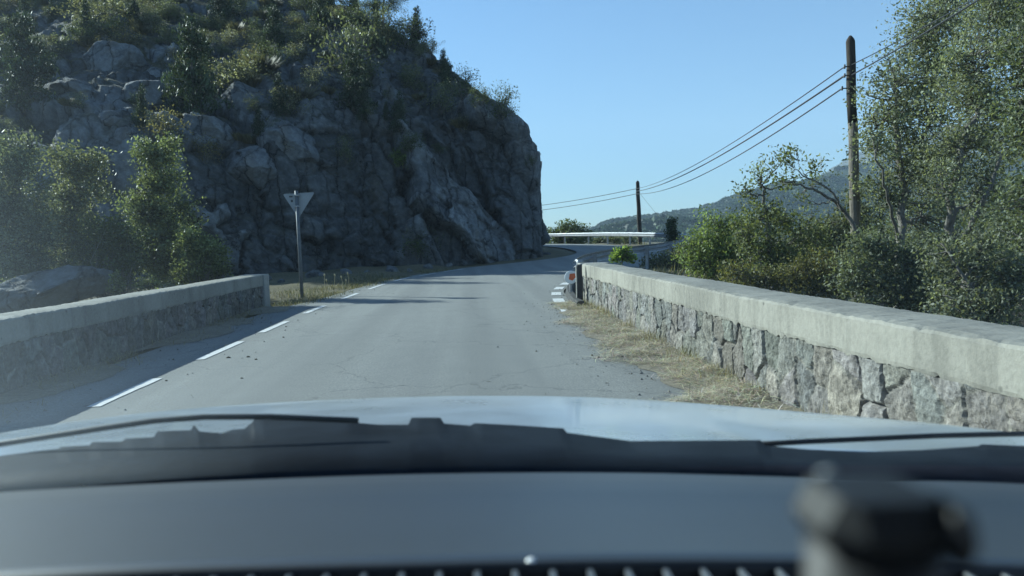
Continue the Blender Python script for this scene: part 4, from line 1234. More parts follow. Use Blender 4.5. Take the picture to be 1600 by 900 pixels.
put(JUN[0], 298, 172, 150, 84, 'largest dark conical juniper, high on the slope above the boulders', 'tree')
put(JUN[1], 553, 163, 84, 56, 'dark broad juniper on the ledge below the big olive bush', 'tree')
put(JUN[2], 631, 258, 56, 38, 'small bright green conifer growing alone on the bare rock face', 'tree')
put(JUN[1], 40, 160, 135, 95, 'wide dark juniper on the slope at the left edge of the photo', 'tree')
put(JUN[0], 222, 196, 66, 24, 'slim young green juniper in front of a pale boulder', 'tree')
put(JUN[1], 696, 122, 46, 26, 'pointed little juniper on the skyline above the rock face', 'tree')
put(JUN[0], 430, 72, 66, 44, 'dark juniper near the top edge, right of the largest juniper', 'tree')
put(JUN[1], 350, 40, 70, 50, 'dark juniper at the top edge above the largest juniper', 'tree')
put(JUN[0], 500, 40, 60, 40, 'narrow juniper near the top edge left of the skyline pine', 'tree')
put(SCR[0], 545, 118, 88, 112, 'largest rounded olive bush on the upper right slope', 'shrub')
put(SCR[3], 258, 228, 66, 84, 'yellow-olive bush between the boulders below the largest juniper', 'shrub')
put(SCR[3], 322, 250, 44, 48, 'small yellowish bush right of the boulder cluster', 'shrub')
put(SCR[1], 372, 135, 50, 92, 'pale grey-olive scrub strip right of the largest juniper', 'shrub')
put(SCR[1], 448, 176, 40, 70, 'pale bushy strip along the upper rim of the rounded rock', 'shrub')
put(SCR[1], 492, 136, 36, 44, 'pale tufted bush left of the broad dark juniper', 'shrub')
put(SCR[2], 640, 76, 50, 70, 'dark bush on the skyline right of the pine', 'shrub')
put(SCR[2], 722, 150, 46, 50, 'dark bush on the skyline right of the pointed juniper', 'shrub')
put(SCR[2], 786, 182, 52, 46, 'dark spiky bush on top of the overhanging rock tip', 'shrub')
put(SCR[2], 752, 165, 34, 44, 'low dark bush between the two skyline bushes above the tip', 'shrub')
put(SCR[0], 690, 172, 44, 60, 'green bush below the skyline bushes on the upper face', 'shrub')
put(SCR[0], 645, 140, 30, 46, 'low green scrub right of the broad dark juniper', 'shrub')
put(SCR[1], 722, 203, 26, 24, 'tiny pale bush on the face below the skyline bushes', 'shrub')
put(SCR[2], 828, 258, 20, 20, 'tiny sprig sticking out of the nose of the rock tip', 'shrub')
put(SCR[2], 652, 400, 44, 64, 'dark bush in deep shade at the foot of the rock face', 'shrub')
put(SCR[0], 600, 60, 54, 74, 'mid green bush just below the skyline pine', 'shrub')
put(SCR[1], 150, 45, 50, 90, 'pale scrub patch near the top left above the big boulder', 'shrub')
put(SCR[3], 200, 70, 30, 60, 'rust and olive bush just above the big pale boulder', 'shrub')
put(SCR[0], 540, 250, 40, 36, 'dark green bush in the cleft of the rock face', 'shrub')
put(GRS[0], 465, 160, 26, 40, 'straw-coloured tussock on the rim of the rounded rock', 'grass')
put(GRS[1], 410, 112, 26, 40, 'straw-coloured tussock beside the pale scrub strip', 'grass')
# skyline pine
loc = on_cliff(600, 40)[0] or Vector((-7, 55, 17))
pt = thing('pine_tree', 'umbrella-shaped pine on the skyline at the top edge of the photo', 'tree', loc)
D = loc.y; v = Veg(330)
v.branch([loc + Vector((0, 0, -.3)), at(598, 18, D), at(603, -20, D)], .11, .05, 7)
for px, py, rx, ry in ((580, 8, 20, 11), (612, 6, 22, 14), (600, -18, 30, 16), (575, -14, 18, 12), (628, -12, 18, 14)):
    c = at(px, py, D); v.branch([at(598, 20, D), c], .035, .012, 5)
    v.blob(c, (pxr(rx, D), pxr(rx, D), pxr(ry, D)), 48, .34, 34, (.085, .115, .055), size=.12, twig=.01)
v.finish(pt, 'crown', 'trunk', M['needle'], aspect=.25)

# the rest of the scrub that covers the slope
r_ = np.random.default_rng(77)
cnt = 0
for tr_i in range(1500):
    px, py = r_.uniform(-60, 735), r_.uniform(-120, 330)
    lim = float(np.interp(px, [-60, 0, 120, 250, 330, 420, 480, 540, 640, 700, 740], [170, 140, 78, 72, 140, 130, 105, 100, 120, 140, 160]))
    edge = lim + 26 * float(vnoise(np.array([[px * .02, py * .02, 3.0]]))[0])
    if py > edge and not (py < 270 and r_.uniform() < 0.17): continue
    h_ = on_cliff(px, py)
    if h_[0] is None or abs(h_[1].z) < 0.1: continue
    if px < 300 and py > 215: continue
    D = h_[0].y
    s_ = r_.uniform(0.7, 1.8) if py < edge else r_.uniform(.5, 1.2)
    hp = s_ / D * F_PX
    u = r_.uniform()
    if u < .12: put(JUN[int(r_.integers(0, 2))], px, py, hp * 1.8, hp * .9, 'small dark juniper among the scrub of the upper slope', 'tree', group='small junipers scattered on the upper slope')
    elif u < .24: put(GRS[int(r_.integers(0, 2))], px, py, hp * .45, hp * .6, 'pale dry grass tussock between the scrub of the slope', 'grass', group='grass tussocks on the slope')
    else: put(SCR[int(r_.choice([0, 0, 1, 2, 2, 3]))], px, py, hp * .8, hp * 1.25, 'low scrub bush in the thicket covering the upper slope', 'shrub', group='scrub bushes covering the slope')
    cnt += 1
    if cnt >= 290: break

# boulders
def ico(sub):
    import bmesh
    bm = bmesh.new(); bmesh.ops.create_icosphere(bm, subdivisions=sub, radius=1)
    V = np.array([tuple(v.co) for v in bm.verts]); F = np.array([[v.index for v in f.verts] for f in bm.faces]); bm.free()
    return V, F
IV, IF = ico(5)
def boulder(px, py, wpx, hpx, seed, label, rot=0.0, loc=None, dpt=.8):
    if loc is None:
        loc, _n = on_cliff(px, py)
        if loc is None: return
    D = loc.y
    W, H = pxr(wpx, D) / 2, pxr(hpx, D) / 2
    q = IV * 1.0
    # planar cuts make blocky facets
    r = np.random.default_rng(seed)
    for k in range(17):
        n_ = r.normal(size=3); n_ /= np.linalg.norm(n_); c_ = r.uniform(.55, .85)
        d = q @ n_ - c_; q = q - np.outer(np.maximum(d, 0) * .93, n_)
    q = q * (1 + 0.07 * fbm(IV * 2 + seed, 4, seed))[:, None] + IV * (0.025 * fbm(IV * 9 + seed, 4, seed + 3))[:, None]
    q = q * np.array([W, W * dpt, H]) * 1.12
    c, s_ = math.cos(rot), math.sin(rot)
    q = np.column_stack([q[:, 0] * c + q[:, 2] * s_, q[:, 1], -q[:, 0] * s_ + q[:, 2] * c])
    o = mk('boulder', q, IF, M['boulder'], None, smooth=False)
    o.location = loc + Vector((0, 0.42 * W, 0))
    return tag(o, label, 'boulder')
boulder(172, 108, 100, 84, 401, 'biggest pale boulder with bright rim, high on the left slope')
boulder(226, 160, 84, 66, 402, 'grey boulder behind the slim young juniper')
boulder(168, 190, 50, 46, 403, 'small pale block left of the yellow-olive bush, upper of two')
boulder(195, 216, 44, 40, 404, 'small pale block left of the yellow-olive bush, lower of two')
boulder(318, 205, 80, 60, 405, 'white-topped boulder right of the yellow-olive bush', .3)
boulder(388, 172, 120, 90, 406, 'long rounded grey rock below the pale scrub strip', .5)
boulder(440, 222, 110, 80, 407, 'smooth domed rock in the middle of the rock slope', .4)
boulder(385, 262, 90, 70, 408, 'rounded rock above the back of the road sign, left side', .2)
boulder(606, 152, 66, 40, 409, 'sunlit angular block right of the broad dark juniper', .5)
boulder(112, 140, 70, 44, 410, 'broken pale rock ledge left of the biggest boulder', .5)
boulder(45, 250, 100, 60, 411, 'rubbly grey rock outcrop near the left edge of the slope', .3)
boulder(40, 455, 210, 74, 412, 'grey boulder lying behind the left parapet near the frame edge', -.25, loc=at(40, 462, 17.5))

for k, (px, py, s_) in enumerate(((395, 441, .30), (418, 437, .22), (440, 440, .16), (488, 434, .34), (503, 437, .18), (540, 430, .26), (575, 427, .2), (612, 424, .36), (640, 424, .2), (668, 421, .26), (700, 418, .22), (352, 446, .34))):
    g_ = gnd(px, py); zz_ = float(ground_z([(g_.x, g_.y)])[0])
    q = IV * 1.0; r = np.random.default_rng(700 + k)
    for kk_ in range(14):
        n_ = r.normal(size=3); n_ /= np.linalg.norm(n_); d = q @ n_ - r.uniform(.5, .8); q = q - np.outer(np.maximum(d, 0) * .95, n_)
    q = q * s_ * np.array([1.2, .9, .75]) * (1 + .05 * fbm(IV * 4 + k, 3, k))[:, None]
    o = mk('fallen_rock', q, IF, M['boulder']); o.location = (g_.x, g_.y, zz_ + s_ * .25); o.rotation_euler = (0, 0, k * 1.3)
    tag(o, 'fallen block of rock lying in the shaded verge below the rock face', 'rock', 'fallen rocks below the rock face')

# ------------------------------------------------------------------ dirt strips, grit
def dirt(y0, y1, wall, reach, seed, amp=.75):
    ys = np.arange(y0, y1, 0.06); V = []; F = []
    n_ = fbm(np.column_stack([ys * 1.1, 0 * ys, 0 * ys]), 5, seed)
    for k, y in enumerate(ys):
        xw = wall(y); e = max(.05, reach * (1 + amp * n_[k]))
        sg_ = 1 if xw < 0 else -1
        for t_, hz_ in ((0, .022), (.35, .014), (.7, .009), (1, .003)):
            x = xw + sg_ * (e * t_ - .02)
            V.append((x, y, road_surface(x, y) + hz_ * (1 + .5 * n_[k]) + .003))
    o = mk('verge', V, grid_faces(len(ys), 4) if wall(5) < 0 else grid_faces(len(ys), 4)[:, ::-1], M['dirt'], smooth=True)
    return tag(o, kind='structure')
m_, nt, b_ = nmat('dirt_and_litter'); setv(b_, Roughness=.95); b_.inputs['Specular IOR Level'].default_value = .15
co_ = coords(nt); f_ = noise_n(nt, 30, 7, .8, co_); g_ = noise_n(nt, 3, 5, .6, co_)
c_ = ramp(nt, f_.outputs[0], [(.28, (.15, .13, .10)), (.5, (.27, .24, .185)), (.68, (.42, .375, .30))])
c_ = mixc(nt, ramp(nt, g_.outputs[0], [(.4, 0.0), (.65, .6)]), c_, (.19, .165, .125))
nt.links.new(c_, b_.inputs['Base Color']); bump(nt, b_, f_.outputs[0], 1.0, .03)
M['dirt'] = m_
dirt(-6, 16.4, XL, .42, 61)
dirt(-6, 15.0, XR, .66, 62, .3)
def grit(n, seed):
    r = np.random.default_rng(seed)
    y = r.uniform(3, 26, n); s_ = r.uniform(0, 1, n) < .5
    xl = np.interp(y, eL[:, 1][:90], eL[:, 0][:90]); xr_ = np.interp(y, eR[:, 1][:75], eR[:, 0][:75])
    x = np.where(s_, xl + .1 + r.exponential(.5, n), np.where(y < 15, 1.66, xr_) - .02 - r.exponential(.22, n))
    ok = (x > xl) & (x < xr_ + .1); x, y = x[ok], y[ok]
    T = np.array([(1, 0, -.3), (-.5, .87, -.3), (-.5, -.87, -.3), (.1, 0, .7)]); V = []; F = []; C = []
    sz = np.clip(r.lognormal(-5.0, .5, len(x)), .003, .022)
    for k in range(len(x)):
        a = r.uniform(0, 6.28); c, s2 = math.cos(a), math.sin(a)
        z0 = road_surface(x[k], y[k]) + sz[k] * .3 + .002; b0 = len(V)
        for t_ in T: V.append((x[k] + sz[k] * (t_[0] * c - t_[1] * s2), y[k] + sz[k] * (t_[0] * s2 + t_[1] * c), z0 + sz[k] * t_[2]))
        F += [(b0, b0 + 1, b0 + 3), (b0 + 1, b0 + 2, b0 + 3), (b0 + 2, b0, b0 + 3), (b0, b0 + 2, b0 + 1)]
        g = r.uniform(.08, .36); C += [(g, g * .95, g * .86)] * 4
    o = mk('grit', V, F, M['straw'], None, C)
    return tag(o, kind='stuff')
grit(1500, 5)

# ------------------------------------------------------------------ dry grass, straw, stalks
def blades(name, P, h, lean, wid, cols, mat, r, kind='stuff', z0=None):
    n = len(P)
    a = r.uniform(0, 6.28, n)
    d = np.stack([np.cos(a) * lean, np.sin(a) * lean, h], 1)
    s_ = np.stack([-np.sin(a), np.cos(a), 0 * a], 1) * np.asarray(wid)[:, None] * .5
    mid = P + d * np.array([.5, .5, .62])
    tipp = P + d
    V = np.stack([P - s_, P + s_, mid + s_ * .8, mid - s_ * .8, tipp], 1)
    F4 = (np.arange(n) * 5)[:, None]
    F = [tuple(f) for f in np.concatenate([F4 + 0, F4 + 1, F4 + 2, F4 + 3], 1)] + [tuple(f) for f in np.concatenate([F4 + 3, F4 + 2, F4 + 4], 1)]
    o = mk(name, V.reshape(-1, 3), F, mat, None, np.repeat(cols, 5, 0))
    if kind: o['kind'] = kind
    return o
def road_zs(x, y):
    d, z_, s_ = road_near(np.column_stack([x, y])); return z_
r = np.random.default_rng(55)
# flattened straw along the foot of the right parapet
n = 46000
y = 1.5 + 13.4 * r.uniform(0, 1, n) ** 1.1
e = np.array([1.64 + 0.16 * math.sin(v_ * 2.1) + .1 * math.sin(v_ * 5.3 + 1) for v_ in y]) + .12 * fbm(np.column_stack([y * 1.3, 0 * y, 0 * y]), 3, 9)
t_ = r.beta(1.6, 1.25, n)
xw = np.array([XR(v_) for v_ in y])
x = e - .05 + (xw + .01 - e) * t_ + r.normal(0, .04, n)
x = np.minimum(x, xw - 0.01)
pile = .055 * np.clip((x - e) / .4, 0, 1) * (0.6 + 0.8 * fbm(np.column_stack([x * 2.5, y * 2.5, 0 * y]), 3, 4))
z_ = np.clip(pile, 0, .14) * r.uniform(0, 1, n) + .024
dens = fbm(np.column_stack([x * 2.2, y * 1.3, 0 * x]), 3, 14)
k = (dens > -.02) | (r.uniform(0, 1, n) < .28)
P = np.column_stack([x, y, z_])[k]; n = len(P)
col = np.array([.66, .59, .46])[None] * r.uniform(.25, 1.15, (n, 1)) * np.array([1, 1, 1])[None] * (1 + .1 * r.normal(size=(n, 3)))
tag(blades('straw', P, r.normal(.0, .022, n), r.uniform(.05, .26, n), r.uniform(.0022, .006, n), col, M['straw'], r), 'flattened dry straw along the foot of the right parapet')
n = 2600
y = r.uniform(2, 15.0, n); xw = np.array([XR(v_) for v_ in y]); x = xw - r.exponential(.10, n) - .01
k = (fbm(np.column_stack([y * 1.7, 0 * y, 0 * y]), 3, 41) > -.1) & (x > 1.6)
x, y = x[k], y[k]; n = len(x)
col = np.where(r.uniform(0, 1, (n, 1)) < .3, np.array([[.12, .13, .06]]), np.array([[.33, .28, .16]])) * r.uniform(.6, 1.2, (n, 1))
blades('dry_grass', np.column_stack([x, y, np.full(n, 0.0)]), r.uniform(.04, .2, n), r.uniform(.02, .12, n), r.uniform(.002, .005, n), col, M['straw'], r)
# left verge: dry grass round the sign and along the road towards the rock
n = 9000
y = r.uniform(16.6, 34, n)
ed = np.interp(y, eL[:, 1][:120], eL[:, 0][:120])
x = ed + .35 - np.abs(r.normal(0, 1.3, n))
k = fbm(np.column_stack([x * .8, y * .6, 0 * x]), 3, 31) > -.25
x, y = x[k], y[k]; n = len(x)
zz = ground_z(np.column_stack([x, y]))
col = np.where(r.uniform(0, 1, (n, 1)) < .35, np.array([[.10, .12, .05]]), np.array([[.26, .225, .14]])) * r.uniform(.4, 1.2, (n, 1))
blades('dry_grass', np.column_stack([x, y, zz - .01]), r.uniform(.04, .15, n), r.uniform(.02, .16, n), r.uniform(.006, .014, n), col, M['straw'], r)
# thin weeds and dirt along the foot of the left parapet
n = 5200
y = r.uniform(2, 16.4, n); x = np.array([XL(v_) for v_ in y]) + r.exponential(.16, n) + .02
k = (fbm(np.column_stack([x * 1.5, y * .9, 0 * x]), 3, 32) > -.05) & (x < -3.2)
x, y = x[k], y[k]; n = len(x)
col = np.array([.30, .26, .15])[None] * r.uniform(.5, 1.2, (n, 1))
blades('dry_grass', np.column_stack([x, y, np.full(n, .004)]), np.abs(r.normal(.0, .05, n)), r.uniform(.03, .16, n), r.uniform(.003, .007, n), col, M['straw'], r)
# the grassy bank beyond the guardrail
n = 16000
x = r.uniform(3.2, 22, n); y = r.uniform(17, 60, n)
d_, _z, sd = road_near(np.column_stack([x, y]))
k = (sd > 0) & (d_ > .7) & (fbm(np.column_stack([x * .4, y * .4, 0 * x]), 3, 33) > -.3)
x, y = x[k], y[k]; n = len(x)
zz = ground_z(np.column_stack([x, y]))
col = np.where(r.uniform(0, 1, (n, 1)) < .35, np.array([[.10, .12, .055]]), np.array([[.32, .28, .165]])) * r.uniform(.55, 1.2, (n, 1))
blades('dry_grass', np.column_stack([x, y, zz - .01]), r.uniform(.1, .42, n), r.uniform(.04, .25, n), r.uniform(.012, .03, n), col, M['straw'], r)
# dry seed-head stalks near the sign
for k, (px, py, h_) in enumerate(((507, 456, 26), (512, 456, 18), (523, 452, 22), (535, 450, 17), (540, 449, 11), (545, 447, 20))):
    g = gnd(px, py)
    m_ = MB(); hh = pxr(h_, g.y)
    m_.tube([(0, 0, -.05), (.01, 0, hh * .5), (.02 * (-1) ** k, 0, hh)], .006, 5)
    st = thing('dry_stalk', 'thin dry seed-head stalk in the grass right of the road sign', 'plant', (g.x, g.y, 0), 0, 'dry stalks by the sign')
    m_.build('stalk', M['straw'], st)
    ca = st.children[0].data.color_attributes.new('Col', 'FLOAT_COLOR', 'POINT')
    ca.data.foreach_set('color', np.tile([.40, .35, .22, 1], (len(st.children[0].data.vertices), 1)).ravel())
    V_ = IV * np.array([.022, .022, .04]) + np.array([.02 * (-1) ** k, 0, hh])
    mk('seed_head', V_, IF, M['straw'], st, np.tile([.45, .40, .27], (len(V_), 1)))
# clods and twigs of dry earth lying on the tarmac
cl_m = None
for k, (px, py, s_) in enumerate(((357, 561, .020), (388, 560, .018), (400, 564, .014), (443, 529, .014), (260, 597, .012), (447, 512, .014), (378, 594, .012), (935, 560, .014), (925, 557, .014))):
    g = gnd(px, py); zz = road_surface(g.x, g.y)
    q = IV[:] * s_ * np.array([1, .8, .55]) * (1 + .3 * fbm(IV * 2 + k * 3.1, 3, k))[:, None]
    o = mk('earth_clod', q, IF, M['ground']); o.location = (g.x, g.y, zz + s_ * .3)
    tag(o, 'small dark clod of earth lying on the tarmac', 'clod', 'earth clods on the road')

# ------------------------------------------------------------------ the car we sit in
car = thing('car', 'pale car seen from inside: bonnet, black cowl and blue-grey dashboard', 'car', (0, 0, 0))
def cur(P):
    P = np.array(P, float)
    return lambda x: float(np.interp(x, P[:, 0], P[:, 1]))
def smooth_cur(P):
    c = catmull(P, 12)
    return lambda x: float(np.interp(x, c[:, 0], c[:, 1]))
m_, nt, b_ = nmat('bonnet_paint')
setv(b_, Roughness=0.30, Metallic=0.55)
b_.inputs['Base Color'].default_value = (0.70, 0.76, 0.80, 1)
b_.inputs['Coat Weight'].default_value = 0.6
b_.inputs['Coat Roughness'].default_value = 0.08
co_ = coords(nt); dn_ = noise_n(nt, 3.5, 7, 0.7, co_)
nt.links.new(ramp(nt, dn_.outputs[0], [(0.35, 0.24), (0.7, 0.42)]), b_.inputs['Roughness'])
M['carpaint'] = m_
M['cowl'] = plain('black_cowl_plastic', (0.012, 0.016, 0.022), 0.6, 0, 0.35, 9, 0.04, 0.1)
M['rubber'] = plain('wiper_rubber', (0.012, 0.012, 0.013), 0.6)
M['dash'] = plain('grained_dash_plastic', (0.018, 0.026, 0.036), 0.47, 0, 0.12, 3.0, 0.95)
M['dashdark'] = plain('dark_vent_plastic', (0.014, 0.016, 0.018), 0.5, 0, 0.2, 9)
M['rib'] = plain('grey_vent_rib', (0.09, 0.10, 0.11), 0.4, 0, 0.2, 9)
M['headliner'] = plain('headliner', (0.30, 0.30, 0.29), 0.9)
M['tyre'] = plain('tyre_rubber', (0.02, 0.02, 0.02), 0.85)
M['rimmetal'] = plain('alloy_rim', (0.5, 0.5, 0.52), 0.35, 0.7)
M['holder'] = plain('matt_black_holder', (0.014, 0.015, 0.016), 0.55, 0, 0.2, 20, 0.3)
M['knob'] = plain('shiny_grey_knob', (0.42, 0.44, 0.44), 0.35, 0.2)

crest = smooth_cur([(-300, 742), (-150, 706), (0, 677), (100, 661), (200, 648), (300, 638.5), (400, 631), (500, 625.5), (600, 621.5), (700, 619), (800, 618.5), (900, 620), (1000, 624.5), (1100, 631), (1200, 639), (1300, 647.5), (1400, 656), (1500, 666), (1600, 678), (1750, 702), (1900, 735)])
cdep = lambda px: 1.80 - 0.60 * min(1.6, abs((px - 770) / 770)) ** 2.0
rearp = smooth_cur([(-300, 790), (0, 742), (400, 706), (800, 699), (1200, 706), (1600, 722), (1900, 780)])
cols_ = np.linspace(-260, 1860, 90)
V = []; F = []
rows = []
for px in cols_:
    c = at(px, crest(px), cdep(px)); rr_ = at(px, rearp(px), 0.96)
    col = []
    for t_ in np.linspace(0, 1, 14):
        p_ = rr_.lerp(c, t_)
        p_.z += 0.006 * math.sin(math.pi * t_) * 0.3
        # two soft pressed creases run along the bonnet
        for cx_ in (-0.42, 0.42):
            p_.z -= 0.006 * math.exp(-((p_.x - cx_) / 0.03) ** 2) * (1 - t_) * 0.5
        col.append(p_)
    out = Vector((c.x * 0.22, 1, 0)).normalized()
    for f_, dz in ((0.05, .016), (0.10, .045), (0.17, .10), (0.22, .17), (0.245, .27), (0.25, .42)):
        col.append(c + out * f_ - Vector((0, 0, dz)))
    rows.append(col)
nc = len(rows[0])
V = [tuple(p_) for col in rows for p_ in col]
mk('bonnet', V, grid_faces(len(rows), nc)[:, ::-1], M['carpaint'], car, smooth=True)
bo = car.children[-1] if car.children else None
so = bo.modifiers.new('thickness', 'SOLIDIFY'); so.thickness = 0.006; so.offset = -1

# black cowl panel with its stepped front edge
jag = [(-260, 752), (-60, 721), (0, 712), (92, 701), (95, 698), (140, 695.5), (144, 690.5), (190, 690), (197, 685), (240, 683), (246, 674), (298, 672), (303, 664), (312, 674), (348, 677), (364, 671), (382, 670), (394, 660), (400, 651), (470, 652), (548, 654), (562, 661), (592, 663.5), (638, 663.5), (643, 652.5), (688, 652.5), (694, 661.5), (735, 665), (742, 661), (800, 664), (880, 669), (886, 676), (925, 681), (985, 689), (1188, 687.5), (1196, 696), (1250, 701), (1345, 706), (1440, 703), (1528, 697), (1534, 694), (1610, 697), (1700, 705), (1860, 745)]
V = []; F = []
xs_ = []
for (a, b) in zip(jag[:-1], jag[1:]):
    n_ = max(1, int(abs(b[0] - a[0]) / 12))
    for k in range(n_): xs_.append((a[0] + (b[0] - a[0]) * k / n_, a[1] + (b[1] - a[1]) * k / n_))
xs_.append(jag[-1])
rearc = smooth_cur([(-260, 812), (0, 768), (400, 748), (800, 742), (1200, 748), (1600, 760), (1860, 800)])
prof_ = [(0, .006, 0), (0, 0, 0), (.5, 0, 0), (1, 0, 0), (1.0, .03, 0)]
for px, py in xs_:
    b = at(px, rearc(px), 0.80); d_ = ray(px, py); k_ = d_.z / d_.y
    a = at(px, py, (b.z + 0.044 * 0.80 - CAM_H) / (k_ + 0.044))
    for t_, dn, dz in prof_:
        p_ = a.lerp(b, t_); p_.z += dz - dn
        V.append(tuple(p_))
kk = len(prof_)
F = grid_faces(len(xs_), kk)
cw = mk('cowl_panel', V, F, M['cowl'], car, smooth=False)
so = cw.modifiers.new('thickness', 'SOLIDIFY'); so.thickness = 0.008; so.offset = -1
# wiper blades lying at the foot of the screen
def wiper(pts, Y, wpx, pivot):
    P = [at(px, py, Y + 0.0 * k) for k, (px, py) in enumerate(pts)]
    m2 = MB(); m2.tube(P, pxr(wpx, Y) / 2, 8)
    wb = m2.build('wiper_blade', M['rubber'], car, True)
wiper([(-120, 712), (0, 694), (80, 681.5), (160, 669), (240, 657.5), (320, 651.5), (420, 651), (560, 657)], .995, 9.5, None)
wiper([(1160, 695.5), (1260, 690), (1360, 685.5), (1460, 681), (1560, 678.5), (1680, 677.5)], .995, 9.5, None)

# dashboard
dedge = smooth_cur([(-300, 806), (-100, 776), (0, 768), (200, 756.5), (400, 748), (600, 741), (800, 737.5), (1000, 738), (1200, 743), (1400, 749), (1600, 755), (1900, 778)])
dlow = smooth_cur([(-300, 925), (-100, 905), (0, 897), (200, 886), (400, 880), (600, 876), (800, 872), (1000, 870), (1250, 871), (1600, 880), (1900, 898)])
cols_ = np.linspace(-280, 1880, 70)
V = []
for px in cols_:
    side = abs((px - 790) / 800) ** 2 * .05
    e0, e1 = dedge(px), dlow(px)
    rowp = [(at(px, e0 + 4, .80 - side), .05), (at(px, e0, .775 - side), .004)]
    rowp.append((at(px, e0 + 1.2, .765 - side), 0))
    for t_ in (.12, .22, .27, .33, .45, .58, .7, .82, .92, 1.0):
        Yd = .765 - side + (.415 - .765 + side) * (t_ ** .8)
        py = e0 + (e1 - e0) * t_
        rowp.append((at(px, py, Yd), -.0025 * math.exp(-((t_ - .24) / .03) ** 2)))
    col = [Vector((p_.x, p_.y, p_.z - dz)) for p_, dz in rowp]
    l_ = col[-1]
    col += [l_ + Vector((0, -.006, -.003)), l_ + Vector((0, -.008, -.012)), l_ + Vector((0, -.008, -.04))]
    V += [tuple(p_) for p_ in col]
nc = 16
ds = mk('dashboard', V, grid_faces(len(cols_), nc), M['dash'], car, smooth=True)
# defroster slot: dark channel with a row of ribs
low = [at(px, dlow(px), .415) for px in cols_]
V = []
for px, l_ in zip(cols_, low):
    for dy, dz in ((-.0005, -.0012), (-.004, .0006), (-.010, .0012), (-.0115, -.002), (-.012, -.035), (-.055, -.035), (-.056, .003), (-.24, -.01), (-.38, -.25)):
        V.append((l_.x, l_.y + dy, l_.z + dz))
vent = mk('defroster_vent', V, grid_faces(len(cols_), 9), M['dashdark'], ds, smooth=False)
for k in range(27):
    px = 118 + 57.0 * k
    l_ = at(px, dlow(px), .415)
    MB().box((l_.x - .0016, l_.y - .0548, l_.z - .0345), (l_.x + .0016, l_.y - .0122, l_.z - .0012), .0006).build('vent_rib', M['rib'], ds)
sp_ = at(830, 880, .409)
V_, F_ = ico(3)
sn = mk('light_sensor', V_ * np.array([.0034, .0034, .003]) + np.array(tuple(sp_)), F_, M['white'], ds, smooth=True)  # sensor dome, coloured white to stand in for a specular highlight

# windscreen with dust that also paints in the glare veil, and its black ceramic border
mg, nt, bb = nmat('dusty_windscreen')
nt.nodes.remove(bb)
tr = nt.nodes.new('ShaderNodeBsdfTransparent'); tr.inputs[0].default_value = (0.865, 0.955, 0.965, 1)
gl = nt.nodes.new('ShaderNodeBsdfGlossy'); gl.inputs['Roughness'].default_value = 0.02
du = nt.nodes.new('ShaderNodeBsdfTranslucent'); du.inputs[0].default_value = (0.40, 0.50, 0.56, 1)
co_ = coords(nt)
n1 = noise_n(nt, 1.3, 5, 0.55, co_); n2 = noise_n(nt, 60, 3, 0.6, co_)
sp = nt.nodes.new('ShaderNodeSeparateXYZ'); nt.links.new(co_, sp.inputs[0])
mr = nt.nodes.new('ShaderNodeMapRange'); mr.interpolation_type = 'SMOOTHSTEP'
for k, v_ in (('From Min', -0.52), ('From Max', -0.16), ('To Min', 0.08), ('To Max', 0.002)): mr.inputs[k].default_value = v_  # painted veil of glare, thick at the left and fading rightwards
nt.links.new(sp.outputs[0], mr.inputs['Value'])
mu = nt.nodes.new('ShaderNodeMath'); mu.operation = 'MULTIPLY'
nt.links.new(mr.outputs[0], mu.inputs[0]); nt.links.new(ramp(nt, n1.outputs[0], [(0.3, 0.35), (0.7, 1.0)]), mu.inputs[1])
fr = nt.nodes.new('ShaderNodeFresnel'); fr.inputs[0].default_value = 1.3
mx1 = nt.nodes.new('ShaderNodeMixShader'); nt.links.new(mu.outputs[0], mx1.inputs[0]); nt.links.new(tr.outputs[0], mx1.inputs[1]); nt.links.new(du.outputs[0], mx1.inputs[2])
mf = nt.nodes.new('ShaderNodeMath'); mf.operation = 'MULTIPLY'; mf.inputs[1].default_value = 0.08; nt.links.new(fr.outputs[0], mf.inputs[0])
mx2 = nt.nodes.new('ShaderNodeMixShader'); nt.links.new(mf.outputs[0], mx2.inputs[0]); nt.links.new(mx1.outputs[0], mx2.inputs[1]); nt.links.new(gl.outputs[0], mx2.inputs[2])
nt.links.new(mx2.outputs[0], nt.nodes['Material Output'].inputs[0])
V = []
nu, nv = 40, 20
def glass_pt(u, t_):
    """u -1..1 across, t 0 foot .. 1 top"""
    foot = Vector((u * .78, .845 - .11 * u * u, 1.035)); top = Vector((u * .60, .235 - .06 * u * u, 1.585))
    p_ = foot.lerp(top, t_); p_ += Vector((0, .5, .6)).normalized() * (.035 * math.sin(math.pi * t_))
    return p_
for off in (0, .0045):
    for i in range(nu):
        for j in range(nv):
            p_ = glass_pt(-1 + 2 * i / (nu - 1), j / (nv - 1)) + Vector((0, .5, .6)).normalized() * off
            V.append(tuple(p_))
g0 = grid_faces(nu, nv)
F = [tuple(f) for f in g0] + [tuple(f[::-1]) for f in (g0 + nu * nv)]
for i in range(nu - 1):
    for j in (0, nv - 1):
        a = i * nv + j; b = (i + 1) * nv + j; F.append((a, b, b + nu * nv, a + nu * nv))
for j in range(nv - 1):
    for i in (0, nu - 1):
        a = i * nv + j; F.append((a, a + 1, a + 1 + nu * nv, a + nu * nv))
ws = mk('windscreen', V, F, mg, car, smooth=True)
